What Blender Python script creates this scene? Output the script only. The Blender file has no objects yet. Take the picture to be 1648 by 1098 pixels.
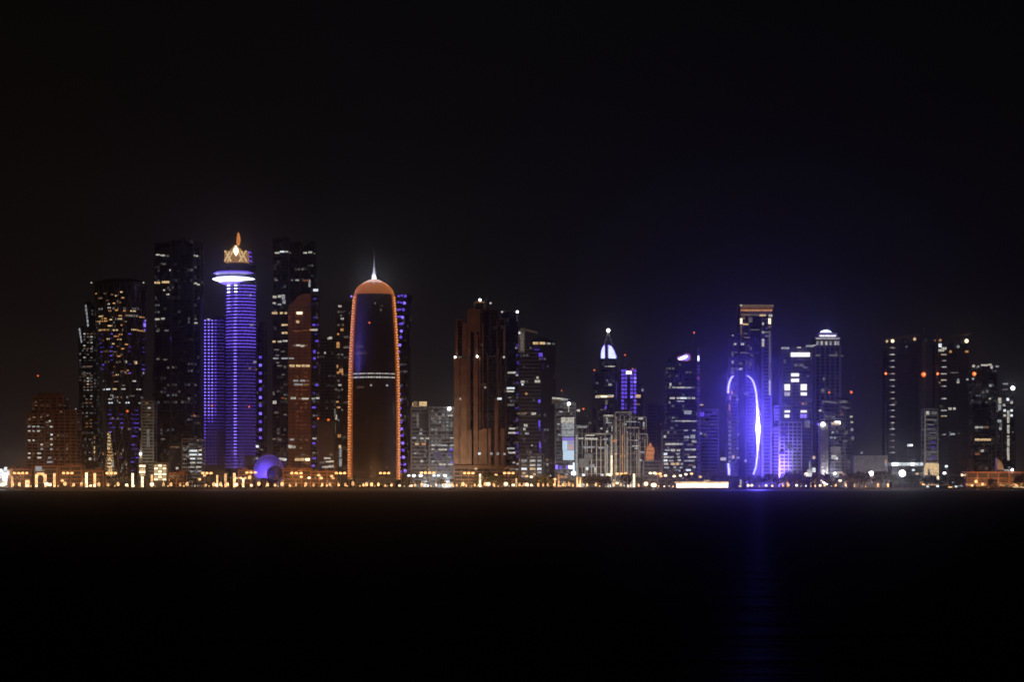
import bpy, math, random
from mathutils import Vector
R = math.radians
S = bpy.context.scene
COL = S.collection
random.seed(11)

# ---------------------------------------------------------------- camera
F = 3960.0            # focal length in photo pixels (telephoto, about 2.5 km across the bay)
CX, HZ, CH = 824.0, 778.0, 6.0
cam = bpy.data.objects.new('camera', bpy.data.cameras.new('camera'))
COL.objects.link(cam)
S.camera = cam
cam.location = (0, 0, CH)
cam.rotation_euler = (R(90), 0, 0)
cam.data.lens = 36 * F / 1648
cam.data.shift_y = (HZ - 549) / 1648
cam.data.clip_start = 1
cam.data.clip_end = 90000

S.view_settings.view_transform = 'Standard'
S.view_settings.look = 'None'
S.view_settings.exposure = 0
S.view_settings.gamma = 1
S.cycles.use_denoising = True
S.cycles.filter_width = 1.5
S.cycles.volume_bounces = 0
S.cycles.max_bounces = 5
S.cycles.diffuse_bounces = 2
S.cycles.sample_clamp_indirect = 4

HAZE = .00007        # density of the air
OVAL, SODIUM = .2, .2   # strengths of the violet LED glow and of the street lamps

# ---------------------------------------------------------------- night sky
def lin(h):
    h = h.lstrip('#')
    out = []
    for i in (0, 2, 4):
        c = int(h[i:i + 2], 16) / 255
        out.append(c / 12.92 if c <= .04045 else ((c + .055) / 1.055) ** 2.4)
    return tuple(out)

def build_world():
    w = bpy.data.worlds.new('World')
    S.world = w
    w.use_nodes = True
    nt = w.node_tree
    N, L = nt.nodes, nt.links
    bg = N['Background']
    tc = N.new('ShaderNodeTexCoord')
    sp = N.new('ShaderNodeSeparateXYZ')
    L.new(tc.outputs['Generated'], sp.inputs[0])
    # elevation gradient: the glow of the city low down, near black overhead
    mz = N.new('ShaderNodeMapRange')
    mz.inputs['From Min'].default_value = 0.0
    mz.inputs['From Max'].default_value = 0.2
    L.new(sp.outputs['Z'], mz.inputs['Value'])
    rz = N.new('ShaderNodeValToRGB')
    cr = rz.color_ramp
    cr.elements[0].position = 0
    cr.elements[0].color = (*SKY[0][1], 1)
    cr.elements[1].position = 1
    cr.elements[1].color = (*SKY[-1][1], 1)
    for p, c in SKY[1:-1]:
        e = cr.elements.new(p)
        e.color = (*c, 1)
    L.new(mz.outputs[0], rz.inputs[0])
    # azimuth tint: brownish to the left, bluish to the right
    mx = N.new('ShaderNodeMapRange')
    mx.inputs['From Min'].default_value = -0.22
    mx.inputs['From Max'].default_value = 0.22
    L.new(sp.outputs['X'], mx.inputs['Value'])
    rx = N.new('ShaderNodeValToRGB')
    rx.color_ramp.elements[0].color = (1.35, 1.0, .80, 1)
    rx.color_ramp.elements[1].color = (.66, .62, .68, 1)
    e = rx.color_ramp.elements.new(.45)
    e.color = (1.0, 1.0, 1.0, 1)
    L.new(mx.outputs[0], rx.inputs[0])
    mul = N.new('ShaderNodeMixRGB')
    mul.blend_type = 'MULTIPLY'
    mul.inputs[0].default_value = 1
    L.new(rz.outputs[0], mul.inputs[1])
    L.new(rx.outputs[0], mul.inputs[2])
    # faint uneven cloud
    no = N.new('ShaderNodeTexNoise')
    no.inputs['Scale'].default_value = 6
    no.inputs['Detail'].default_value = 3
    mp = N.new('ShaderNodeMapping')
    mp.inputs['Scale'].default_value = (1, 1, 4)
    L.new(tc.outputs['Generated'], mp.inputs[0])
    L.new(mp.outputs[0], no.inputs['Vector'])
    mn = N.new('ShaderNodeMapRange')
    mn.inputs['To Min'].default_value = .72
    mn.inputs['To Max'].default_value = 1.28
    L.new(no.outputs[0], mn.inputs['Value'])
    mu2 = N.new('ShaderNodeMixRGB')
    mu2.blend_type = 'MULTIPLY'
    mu2.inputs[0].default_value = 1
    L.new(mul.outputs[0], mu2.inputs[1])
    L.new(mn.outputs[0], mu2.inputs[2])
    L.new(mu2.outputs[0], bg.inputs['Color'])
    bg.inputs['Strength'].default_value = 1.0

SKY = [(0.0, (.0125, .0106, .0112)), (.2, (.0068, .0060, .0064)), (.45, (.0040, .0036, .0038)),
       (.75, (.0028, .0024, .0027)), (1.0, (.0020, .0018, .0021))]
build_world()

# ---------------------------------------------------------------- helpers
def wx(px, D): return (px - CX) * D / F
def wz(py, D): return CH + (HZ - py) * D / F
GZ = 1.2              # height of the land above the water

def link(name, me, parent=None, loc=(0, 0, 0)):
    o = bpy.data.objects.new(name, me)
    COL.objects.link(o)
    if parent is not None:
        o.parent = parent
    o.location = loc
    return o

def tag(o, label=None, cat=None, group=None, kind=None):
    if label: o['label'] = label
    if cat:
        o['category'] = cat
        o['kind'] = 'thing'
    if group: o['group'] = group
    if kind: o['kind'] = kind
    return o

class MB:
    """collects faces for one mesh"""
    def __init__(s): s.v, s.f, s.m, s.mats = [], [], [], []
    def mi(s, mat):
        if mat not in s.mats: s.mats.append(mat)
        return s.mats.index(mat)
    def face(s, pts, mat):
        b = len(s.v); s.v += [tuple(p) for p in pts]
        s.f.append(tuple(range(b, b + len(pts)))); s.m.append(s.mi(mat))
    def box(s, a, b, mat):
        x0, x1 = sorted((a[0], b[0])); y0, y1 = sorted((a[1], b[1])); z0, z1 = sorted((a[2], b[2]))
        n = len(s.v)
        s.v += [(x, y, z) for x in (x0, x1) for y in (y0, y1) for z in (z0, z1)]
        for q in ((0, 1, 3, 2), (4, 6, 7, 5), (0, 4, 5, 1), (2, 3, 7, 6), (0, 2, 6, 4), (1, 5, 7, 3)):
            s.f.append(tuple(n + i for i in q)); s.m.append(s.mi(mat))
    def bar(s, a, b, t, mat):
        a, b = Vector(a), Vector(b)
        d = (b - a).normalized()
        u = d.orthogonal().normalized() * t / 2
        w = d.cross(u).normalized() * t / 2
        n = len(s.v)
        for p in (a, b):
            for q in (u + w, u - w, -u - w, -u + w):
                s.v.append(tuple(p + q))
        for k in range(4):
            s.f.append((n + k, n + (k + 1) % 4, n + 4 + (k + 1) % 4, n + 4 + k)); s.m.append(s.mi(mat))
        s.f.append((n + 3, n + 2, n + 1, n)); s.m.append(s.mi(mat))
        s.f.append((n + 4, n + 5, n + 6, n + 7)); s.m.append(s.mi(mat))
    def prism(s, poly, y0, y1, mat):
        """poly: list of (x, z), extruded from y0 to y1"""
        n = len(s.v); k = len(poly)
        s.v += [(x, y0, z) for x, z in poly] + [(x, y1, z) for x, z in poly]
        s.f.append(tuple(n + i for i in range(k))); s.m.append(s.mi(mat))
        s.f.append(tuple(n + k + i for i in reversed(range(k)))); s.m.append(s.mi(mat))
        for i in range(k):
            j = (i + 1) % k
            s.f.append((n + j, n + i, n + k + i, n + k + j)); s.m.append(s.mi(mat))
    def lathe(s, prof, mat, seg=40, c=(0, 0), a0=0, a1=2 * math.pi, cap=True):
        """prof: list of (r, z) or (r, z, xshift)"""
        full = abs(a1 - a0 - 2 * math.pi) < 1e-6
        cols = seg if full else seg + 1
        n = len(s.v)
        for p in prof:
            xs = p[2] if len(p) > 2 else 0
            for k in range(cols):
                a = a0 + (a1 - a0) * k / seg
                s.v.append((c[0] + xs + p[0] * math.sin(a), c[1] - p[0] * math.cos(a), p[1]))
        for i in range(len(prof) - 1):
            for k in range(seg):
                k2 = (k + 1) % cols
                s.f.append((n + i * cols + k, n + i * cols + k2, n + (i + 1) * cols + k2, n + (i + 1) * cols + k)); s.m.append(s.mi(mat))
        if full and cap:
            s.f.append(tuple(n + (len(prof) - 1) * cols + k for k in range(cols))); s.m.append(s.mi(mat))
            s.f.append(tuple(n + k for k in reversed(range(cols)))); s.m.append(s.mi(mat))
    def mesh(s, name, smooth=False):
        me = bpy.data.meshes.new(name)
        me.from_pydata(s.v, [], s.f)
        for m in s.mats: me.materials.append(m)
        me.polygons.foreach_set('material_index', s.m)
        if smooth: me.polygons.foreach_set('use_smooth', [True] * len(s.f))
        me.update()
        return me

# ---------------------------------------------------------------- materials
def mat(name, col, rough=.7, metal=0, noise=.25, scale=.15):
    m = bpy.data.materials.new(name)
    m.use_nodes = True
    N, L = m.node_tree.nodes, m.node_tree.links
    p = N['Principled BSDF']
    p.inputs['Roughness'].default_value = rough
    p.inputs['Metallic'].default_value = metal
    if noise:
        tc = N.new('ShaderNodeTexCoord')
        n = N.new('ShaderNodeTexNoise'); n.inputs['Scale'].default_value = scale; n.inputs['Detail'].default_value = 4
        L.new(tc.outputs['Object'], n.inputs['Vector'])
        r = N.new('ShaderNodeValToRGB')
        r.color_ramp.elements[0].position = .3
        r.color_ramp.elements[1].position = .7
        r.color_ramp.elements[0].color = (*[c * (1 - noise) for c in col], 1)
        r.color_ramp.elements[1].color = (*[min(1, c * (1 + noise)) for c in col], 1)
        L.new(n.outputs[0], r.inputs[0]); L.new(r.outputs[0], p.inputs['Base Color'])
    else:
        p.inputs['Base Color'].default_value = (*col, 1)
    return m

def emit(name, col, s, vary=0.0, vscale=.6, sample=False):
    m = bpy.data.materials.new(name)
    m.use_nodes = True
    N, L = m.node_tree.nodes, m.node_tree.links
    p = N['Principled BSDF']
    p.inputs['Base Color'].default_value = (.04, .04, .045, 1)
    p.inputs['Roughness'].default_value = .4
    p.inputs['Emission Color'].default_value = (*col, 1)
    p.inputs['Emission Strength'].default_value = s
    if vary:
        g = N.new('ShaderNodeNewGeometry')
        n = N.new('ShaderNodeTexNoise'); n.inputs['Scale'].default_value = vscale; n.inputs['Detail'].default_value = 2
        L.new(g.outputs['Position'], n.inputs['Vector'])
        r = N.new('ShaderNodeMapRange')
        r.inputs['From Min'].default_value = .3; r.inputs['From Max'].default_value = .7
        r.inputs['To Min'].default_value = s * (1 - vary); r.inputs['To Max'].default_value = s * (1 + vary)
        L.new(n.outputs[0], r.inputs['Value']); L.new(r.outputs[0], p.inputs['Emission Strength'])
    if not sample: m.cycles.emission_sampling = 'NONE'
    return m

_gl = [0]
def glass(cw=4.0, fh=3.8, frac=.12, col=(.9, .8, .6), s=.10, col2=None, base=(.02, .022, .03), rnd=0.0, rough=.18, win=.16):
    """curtain wall: cells cw x fh metres, some with the room lights on. rnd = radius for a round tower"""
    _gl[0] += 1
    m = bpy.data.materials.new('glazing')
    m.use_nodes = True
    N, L = m.node_tree.nodes, m.node_tree.links
    p = N['Principled BSDF']
    p.inputs['Roughness'].default_value = rough
    tc = N.new('ShaderNodeTexCoord'); sp = N.new('ShaderNodeSeparateXYZ')
    L.new(tc.outputs['Object'], sp.inputs[0])
    def M(op, a, b=None, c=None):
        n = N.new('ShaderNodeMath'); n.operation = op
        for i, v in enumerate((a, b, c)):
            if v is None: continue
            if isinstance(v, (int, float)): n.inputs[i].default_value = v
            else: L.new(v, n.inputs[i])
        return n.outputs[0]
    if rnd:
        u = M('MULTIPLY', M('ARCTAN2', sp.outputs['X'], sp.outputs['Y']), rnd)
    else:
        u = M('ADD', sp.outputs['X'], sp.outputs['Y'])
    uu = M('DIVIDE', u, cw); zz = M('DIVIDE', sp.outputs['Z'], fh)
    cu, cz = M('FLOOR', uu), M('FLOOR', zz)
    fu, fz = M('FRACT', uu), M('FRACT', zz)
    def WN(a, b, seed):
        cb = N.new('ShaderNodeCombineXYZ')
        L.new(a, cb.inputs[0]); L.new(b, cb.inputs[1]); cb.inputs[2].default_value = seed
        w = N.new('ShaderNodeTexWhiteNoise'); w.noise_dimensions = '3D'
        L.new(cb.outputs[0], w.inputs['Vector'])
        return w
    w1 = WN(cu, cz, _gl[0] * 3.1)
    w2 = WN(M('FLOOR', M('DIVIDE', cu, 5.0)), cz, _gl[0] * 7.3 + 1)
    mixn = M('ADD', M('MULTIPLY', w1.outputs['Value'], .55), M('MULTIPLY', w2.outputs['Value'], .45))
    # threshold chosen for the sum's distribution
    thr = 1 - math.sqrt(max(.001, 2 * frac * .55 * .45)) if frac < .3 else 1 - frac
    lit = M('GREATER_THAN', mixn, thr)
    mask = M('MULTIPLY', M('MULTIPLY', M('GREATER_THAN', fu, win), M('LESS_THAN', fu, 1 - win)),
             M('MULTIPLY', M('GREATER_THAN', fz, .22), M('LESS_THAN', fz, .82)))
    sc = N.new('ShaderNodeSeparateColor'); L.new(w1.outputs['Color'], sc.inputs[0])
    br = M('ADD', .25, M('MULTIPLY', sc.outputs[1], sc.outputs[1]))
    st = M('MULTIPLY', M('MULTIPLY', lit, mask), M('MULTIPLY', br, s * 1.5))
    L.new(st, p.inputs['Emission Strength'])
    mx = N.new('ShaderNodeMixRGB')
    mx.inputs[1].default_value = (*col, 1); mx.inputs[2].default_value = (*(col2 or col), 1)
    L.new(sc.outputs[2], mx.inputs[0]); L.new(mx.outputs[0], p.inputs['Emission Color'])
    # pane tint varies a little between cells
    mb = N.new('ShaderNodeMixRGB')
    mb.inputs[1].default_value = (*[c * .6 for c in base], 1); mb.inputs[2].default_value = (*[c * 1.5 for c in base], 1)
    L.new(sc.outputs[0], mb.inputs[0]); L.new(mb.outputs[0], p.inputs['Base Color'])
    m.cycles.emission_sampling = 'NONE'
    return m

M_ = {}
M_['concrete'] = mat('concrete', (.22, .20, .18), .85)
M_['dark'] = mat('dark_cladding', (.035, .035, .04), .5)
M_['grey'] = mat('grey_cladding', (.16, .16, .17), .6)
M_['pale'] = mat('pale_stone', (.42, .40, .36), .8)
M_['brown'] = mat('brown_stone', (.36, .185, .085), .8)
M_['white'] = mat('white_paint', (.75, .75, .74), .5)
M_['metal'] = mat('steel', (.25, .25, .26), .4, .7)
M_['brown_shade'] = mat('brown_stone_shaded', (.10, .06, .045), .8)
M_['yellow'] = mat('crane_paint', (.35, .24, .05), .5)
M_['trunk'] = mat('bark', (.10, .07, .045), .9)
M_['leaf'] = mat('leaves', (.045, .07, .03), .7, noise=.5, scale=.8)
M_['palm'] = mat('palm_fronds', (.05, .08, .03), .6, noise=.4, scale=.8)

WARM, AMB, COOL, PUR = (1, .74, .42), (1, .47, .13), (.86, .93, 1), (.165, .082, .88)
E_ = {
    'W': emit('window_white', (1, .93, .78), .8, .35), 'w': emit('window_soft_white', (1, .93, .8), .46, .45),
    'd': emit('window_dim', (1, .92, .82), .10, .5), 'c': emit('window_cool', COOL, .95, .3), 'e': emit('window_cool_dim', (.9, .95, 1), .30, .45),
    'a': emit('window_amber', (1, .46, .16), .48, .5), 'y': emit('window_warm', (1, .68, .34), .66, .45), 'x': emit('window_warm_dim', (1, .62, .32), .14, .45),
    'o': emit('window_orange_dim', (1, .33, .10), .17, .4),
    'b': emit('light_violet', PUR, .85, .3), 'B': emit('light_violet_bright', (.26, .17, 1), 1.35, .25), 'v': emit('light_violet_dim', PUR, .24, .4),
    'p': emit('light_violet_faint', PUR, .05, .4),
    'r': emit('beacon_red', (1, .16, .03), 1.0), 'R': emit('beacon_red_bright', (1, .17, .04), 1.3),
    'S': emit('lamp_white', (1, .97, .92), 5.0), 's': emit('lamp_cool', (.75, .87, 1), 1.6),
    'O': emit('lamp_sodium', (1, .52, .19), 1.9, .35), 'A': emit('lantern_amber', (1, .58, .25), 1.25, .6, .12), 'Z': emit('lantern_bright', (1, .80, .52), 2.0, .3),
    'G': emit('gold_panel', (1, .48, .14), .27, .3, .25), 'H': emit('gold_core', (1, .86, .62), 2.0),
    'K': emit('orange_led', (1, .21, .035), .26, .25, .5), 'k': emit('orange_led_bright', (1, .30, .07), .5, .35, .5),
    'P': emit('panel_white', (1, .96, .92), 1.25, .12, .3), 'l': emit('led_line', (.50, .56, 1), 1.9, .2, .3), 'q': emit('bead_orange', (1, .42, .14), 1.0, .3, .5),
    'L': emit('led_white_violet', (.72, .76, 1), 3.4),
}

_cubes = {}
def cube_mesh(name, m):
    k = (name, m)
    if k not in _cubes:
        b = MB(); b.box((-.5, -.5, -.5), (.5, .5, .5), m)
        _cubes[k] = b.mesh(name)
    return _cubes[k]

_balls = {}
def ball_mesh(name, m):
    k = (name, m)
    if k not in _balls:
        b = MB()
        b.lathe([(.5 * math.sin(math.pi * i / 8) + (.001 if i in (0, 8) else 0), -.5 * math.cos(math.pi * i / 8)) for i in range(9)], m, 12)
        _balls[k] = b.mesh(name, True)
    return _balls[k]

def point_light(parent, loc, energy, col, size=1.5, name='bulb'):
    l = bpy.data.lights.new(name, 'POINT'); l.energy = energy; l.color = col; l.shadow_soft_size = size
    o = bpy.data.objects.new(name, l); COL.objects.link(o); o.parent = parent; o.location = loc
    return o

def out_light(parent, loc, energy, col, size=1.0, cone=165, name='bulb'):
    """lamp beam turned outward over the water, sparing the wall behind"""
    l = bpy.data.lights.new(name, 'SPOT'); l.energy = energy; l.color = col; l.shadow_soft_size = size
    l.spot_size = R(cone); l.spot_blend = .5  # outward cone added to shape halos in the haze
    o = bpy.data.objects.new(name, l); COL.objects.link(o); o.parent = parent; o.location = loc
    o.rotation_euler = (R(88), 0, R(180))
    return o

# ---------------------------------------------------------------- a building in photo-scaled metres
class Tower:
    def __init__(s, name, label, cat, D, cx, group=None):
        s.D, s.cx = D, cx
        s.X0 = wx(cx, D)
        s.e = bpy.data.objects.new(name, None); COL.objects.link(s.e)
        s.e.empty_display_size = 5
        s.e.location = (s.X0, D, GZ)
        tag(s.e, label, cat, group)
        s.nw = 0
    def x(s, px, d=0): return wx(px, s.D + d) - s.X0
    def z(s, py, d=0): return 0.0 if py is None else max(0.0, wz(py, s.D + d) - GZ)
    def part(s, name, mb, parent=None, smooth=False, loc=(0, 0, 0)):
        return link(name, mb.mesh(name, smooth), parent or s.e, loc)
    def body(s, name, x0, x1, y0, y1=None, wall=None, gl=None, d0=0, d1=30, fh=3.8, slab=.9, proud=.35, fin=0, fw=.5, bands=True, side=1.2, par=1.6, mb=None):
        """storeys: glazed core, floor slabs standing proud, fins, corner piers, parapet - one mesh"""
        own = mb is None
        mb = mb or MB()
        X0, X1, Z0, Z1 = s.x(x0, d0), s.x(x1, d0), s.z(y1, d0), s.z(y0, d0)
        mb.box((X0, d0, Z0), (X1, d1, Z1), gl or wall)
        if bands:
            k = math.ceil(Z0 / fh)
            while k * fh + slab < Z1 - .1:
                z = k * fh
                if z > Z0 + .1: mb.box((X0 - proud, d0 - proud, z), (X1 + proud, d1 + proud, z + slab), wall)
                k += 1
        if fin:
            n = max(1, round((X1 - X0) / fin)); st = (X1 - X0) / n
            for i in range(n + 1):
                xx = X0 + i * st
                mb.box((xx - fw / 2, d0 - proud - .25, Z0), (xx + fw / 2, d0 + .3, Z1 + .3), wall)
        if side:
            for xx in (X0, X1):
                mb.box((xx - side / 2, d0 - proud - .4, Z0), (xx + side / 2, d0 + side, Z1 + .5), wall)
                mb.box((xx - side / 2, d1 - side, Z0), (xx + side / 2, d1 + proud + .4, Z1 + .5), wall)
        if par: mb.box((X0 - .5, d0 - .5, Z1 + .01), (X1 + .5, d1 + .5, Z1 + par), wall)
        if own: return s.part(name, mb)
    def box(s, name, x0, x1, y0, y1, m, d0=-.8, d1=-.3, parent=None):
        mb = MB(); mb.box((s.x(x0, d0), d0, s.z(y1, d0)), (s.x(x1, d0), d1, s.z(y0, d0)), m)
        return s.part(name, mb, parent)
    def poly(s, name, pts, m, d0=0, d1=30, parent=None):
        mb = MB(); mb.prism([(s.x(a, d0), s.z(b, d0)) for a, b in pts], d0, d1, m)
        return s.part(name, mb, parent)
    def win(s, x, y, w, h, k, d=-.85, name='window', t=.5):
        o = link(name, cube_mesh(name, E_[k]), s.e, (s.x(x, d), d, s.z(y, d)))
        sc = (s.D + d) / F
        o.scale = (w * sc, t, h * sc); s.nw += 1
        return o
    def wins(s, txt, h=2.4, d=-.85, name='window'):
        """'x,y,w,k' separated by blanks; optional 5th field is the height"""
        for t in txt.split():
            q = t.split(',')
            s.win(float(q[0]), float(q[1]), float(q[2]), float(q[4]) if len(q) > 4 else h, q[3], d, name)
    def lamp(s, x, y, r, k, d=-1.5, energy=0, col=(1, 1, 1), name='lamp', off=2.5):
        sc = s.D / F
        o = link(name, ball_mesh(name, E_[k]), s.e, (s.x(x, d), d, s.z(y, d)))
        o.scale = (2 * r * sc,) * 3
        if k == 'R':
            q = link('glow_core', ball_mesh('glow_core', E_['O']), s.e, (s.x(x, d), d - r * sc, s.z(y, d))); q.scale = (r * sc * .8,) * 3  # ball added for the pale core of the beacon's glow
        if energy: out_light(s.e, (s.x(x, d), d - off, s.z(y, d)), energy * .35, col)
        return o
    def mast(s, x, y0, y1, w=.8, d=6, m=None, name='mast'):
        mb = MB(); zt, zb = s.z(y0, d), s.z(y1, d); xx = s.x(x, d)
        mb.lathe([(w / 2, zb), (w / 2 * .8, (zb + zt) / 2), (w / 4, zt)], m or M_['metal'], 8, (xx, d))
        for i in range(3):
            z = zb + (zt - zb) * (.3 + .2 * i); mb.box((xx - w, d - .1, z), (xx + w, d + .1, z + .25), m or M_['metal'])
        return s.part(name, mb)
    def roof_clutter(s, x0, x1, y, d0=4, d1=22, n=3, m=None):
        """plant rooms and tanks on the roof"""
        mb = MB(); m = m or M_['grey']
        for i in range(n):
            a = s.x(x0 + (x1 - x0) * random.uniform(.05, .7), d0); w = random.uniform(3, 7)
            yy = random.uniform(d0, d1 - 5)
            mb.box((a, yy, s.z(y, d0) + 1.0), (a + w, yy + 5, s.z(y, d0) + 1.6 + random.uniform(1.2, 3.5)), m)
        return s.part('plant_room', mb)

def rwin(t, x0, x1, y0, y1, nx, ny, keys, p, w, h=2.4, d=-.85, jitter=0):
    """scattered lit windows on a regular grid"""
    for j in range(ny):
        row = random.random()
        for i in range(nx):
            if random.random() < p * (.35 + 1.3 * row):
                t.win(x0 + (x1 - x0) * (i + .5) / nx + random.uniform(-jitter, jitter), y0 + (y1 - y0) * (j + .5) / ny, w, h, random.choice(keys), d)

# ---------------------------------------------------------------- the setting
SHORE = 2400.0
def build_water():
    m = bpy.data.materials.new('sea_water'); m.use_nodes = True
    N, L = m.node_tree.nodes, m.node_tree.links
    p = N['Principled BSDF']
    p.inputs['Base Color'].default_value = (.0004, .0005, .0012, 1)
    p.inputs['Roughness'].default_value = 1; p.inputs['Specular IOR Level'].default_value = 0
    g = N.new('ShaderNodeBsdfGlossy'); g.inputs['Roughness'].default_value = .35
    tc = N.new('ShaderNodeTexCoord'); mp = N.new('ShaderNodeMapping')
    mp.inputs['Scale'].default_value = (.03, .13, 1)
    n = N.new('ShaderNodeTexNoise'); n.inputs['Scale'].default_value = 1; n.inputs['Detail'].default_value = 5
    L.new(tc.outputs['Object'], mp.inputs[0]); L.new(mp.outputs[0], n.inputs['Vector'])
    b = N.new('ShaderNodeBump'); b.inputs['Strength'].default_value = .4; b.inputs['Distance'].default_value = .7
    L.new(n.outputs[0], b.inputs['Height']); L.new(b.outputs[0], g.inputs['Normal'])
    # mirror share raised toward the shore to paint the brighter reflections there
    sp = N.new('ShaderNodeSeparateXYZ'); L.new(tc.outputs['Object'], sp.inputs[0])
    wob = N.new('ShaderNodeMath'); wob.operation = 'MULTIPLY_ADD'
    n2 = N.new('ShaderNodeTexNoise'); n2.inputs['Scale'].default_value = .004; n2.inputs['Detail'].default_value = 3
    L.new(tc.outputs['Object'], n2.inputs['Vector'])
    L.new(n2.outputs[0], wob.inputs[0]); wob.inputs[1].default_value = 900; L.new(sp.outputs['Y'], wob.inputs[2])
    mr = N.new('ShaderNodeValToRGB'); md = N.new('ShaderNodeMath'); md.operation = 'DIVIDE'; md.inputs[1].default_value = 2900
    L.new(wob.outputs[0], md.inputs[0]); L.new(md.outputs[0], mr.inputs[0])
    e = mr.color_ramp.elements
    e[0].position = .2; e[0].color = (WATER_SPEC,) * 3 + (1,)
    e[1].position = .95; e[1].color = (WATER_SPEC * 10,) * 3 + (1,)
    q = e.new(.72); q.color = (WATER_SPEC * 1.6,) * 3 + (1,)
    mx = N.new('ShaderNodeMixShader')
    L.new(mr.outputs[0], mx.inputs[0]); L.new(p.outputs[0], mx.inputs[1]); L.new(g.outputs[0], mx.inputs[2])
    L.new(mx.outputs[0], N['Material Output'].inputs[0])
    mb = MB()
    mb.face([(-9000, -400, 0), (9000, -400, 0), (9000, SHORE + 2, 0), (-9000, SHORE + 2, 0)], m)
    tag(link('water', mb.mesh('water')), kind='structure')
WATER_SPEC = .032
build_water()

ground_m = mat('ground', (.16, .13, .10), .95, noise=.4, scale=.03)
mb = MB(); mb.face([(-40000, SHORE, GZ - .01), (40000, SHORE, GZ - .01), (40000, 70000, GZ - .01), (-40000, 70000, GZ - .01)], ground_m)
tag(link('ground', mb.mesh('ground')), kind='structure')
mb = MB()
wallm = mat('seawall_stone', (.24, .19, .15), .9, noise=.35, scale=.4)
mb.box((-6000, SHORE - 1.5, -1.5), (6000, SHORE + .8, GZ + .3), wallm)
for i in range(-200, 200):
    mb.box((i * 6 - .25, SHORE - 1.75, -1.4), (i * 6 + .25, SHORE - 1.2, GZ + .2), wallm)
tag(link('sea_wall', mb.mesh('sea_wall')), 'low stone sea wall running along the whole waterfront', 'wall')
mb = MB(); mb.box((-6000, SHORE + .9, GZ - .3), (6000, SHORE + 14, GZ + .12), mat('paving', (.30, .25, .20), .85, noise=.3, scale=.5))
tag(link('promenade', mb.mesh('promenade')), kind='structure')
mb = MB(); mb.box((-6000, SHORE + 40, GZ - .3), (6000, SHORE + 62, GZ + .02), mat('asphalt', (.05, .05, .052), .9))
paint = M_['white']
for i in range(-250, 250):
    mb.box((i * 5.0, SHORE + 50.9, GZ + .02), (i * 5.0 + 2.4, SHORE + 51.1, GZ + .03), paint)
for y in (SHORE + 39.6, SHORE + 62.05):
    mb.box((-6000, y, GZ - .3), (6000, y + .35, GZ + .14), M_['concrete'])
tag(link('road', mb.mesh('road')), kind='structure')

NOW = 'tower'
g_dim = lambda **k: glass(**{**dict(frac=.05, s=.05), **k})

# ================================================================ left of the twin towers
t = Tower('apartment_block', 'brown stepped apartment block with rooftop mast at the far left', NOW, 2640, 84)
g = glass(cw=3.2, fh=3.6, frac=.22, col=(.95, .85, .7), s=.085, col2=(1, .6, .35), base=(.03, .02, .018))
wl = mat('terracotta_wall', (.34, .17, .10), .85)
t.body('wall', 52, 102, 640, None, wl, g, 4, 34, 3.6, 1.3, .5, fin=7, fw=1.6)
t.body('wall', 43, 61, 668, None, wl, g, 0, 28, 3.6, 1.3, .5, fin=6, fw=1.4)
t.body('wall', 86, 123, 662, None, wl, g, -2, 26, 3.6, 1.3, .5, fin=6, fw=1.4)
t.box('penthouse', 60, 96, 632, 640, wl, 8, 28)
t.mast(61, 606, 634, .8); t.lamp(61, 605, 1.5, 'r', 4, name='beacon')
t.wins('47,687,4,e 54,687,4,w 61,687,5,e 47,694,4,w 54,694,3,e 62,694,5,w 80,678,3,w 83,687,5,w 83,700,3,c 83,707,5,w 67,716,4,w 83,716,4,w 83,723,5,e 47,709,4,w 54,709,3,w 67,723,4,e 47,730,4,w 54,730,4,x 63,730,6,w 47,737,4,w 63,737,7,w 80,737,5,e 80,744,9,e 95,709,5,e 102,694,6,w 104,716,5,w 114,709,6,e 104,730,10,e 114,730,7,x 95,744,3,x 111,744,5,w 66,672,3,x 90,671,6,x 47,676,4,x 55,672,5,x 121,722,4,x 104,723,6,d 114,737,5,d 68,688,4,d 76,680,5,d 92,680,6,o 93,681,9,o', 2.6)
t.wins('100,689,2,v 103,700,2,b 100,692,2,v 103,724,2,v', 3)

t = Tower('office_tower', 'slim grey tower with leaning light strips beside the waisted tower', NOW, 2830, 138)
g = glass(cw=3, fh=3.8, frac=.28, col=(.85, .85, .8), s=.06, base=(.03, .03, .035))
t.poly('wall', [(129, 771), (127, 640), (125, 527), (133, 524), (136, 527), (140, 771)], g, 6, 30)
t.poly('wall', [(140.2, 771), (136.2, 527), (135, 487), (144, 484), (152, 500), (160, 771)], g, 0, 34)
for i in range(6): t.poly('light_strip', [(136.5 + i * .7, 491 + i * 6), (139 + i * .7, 490 + i * 6), (139.5 + i * .7, 495 + i * 6), (137 + i * .7, 496 + i * 6)], E_['e'], -.8, -.2)
for i in range(4): t.poly('light_strip', [(126.5 + i * .9, 529 + i * 6), (128.5 + i * .9, 528 + i * 6), (129.4 + i * .9, 533 + i * 6), (127.4 + i * .9, 534 + i * 6)], E_['e'], 4, 5.2)
rwin(t, 133, 150, 535, 640, 3, 22, 'ddewo', .65, 3.2, 2)
rwin(t, 136, 150, 640, 690, 2, 9, 'ddo', .5, 3.5, 2)
t.wins('152,704,2,x,5 152,712,2,x,5 152,721,2,y,5 152,728,2,y,4 152,738,2,d,8 145,739,4,w,4 122,660,2,e,5 122,669,2,e,5')

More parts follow.
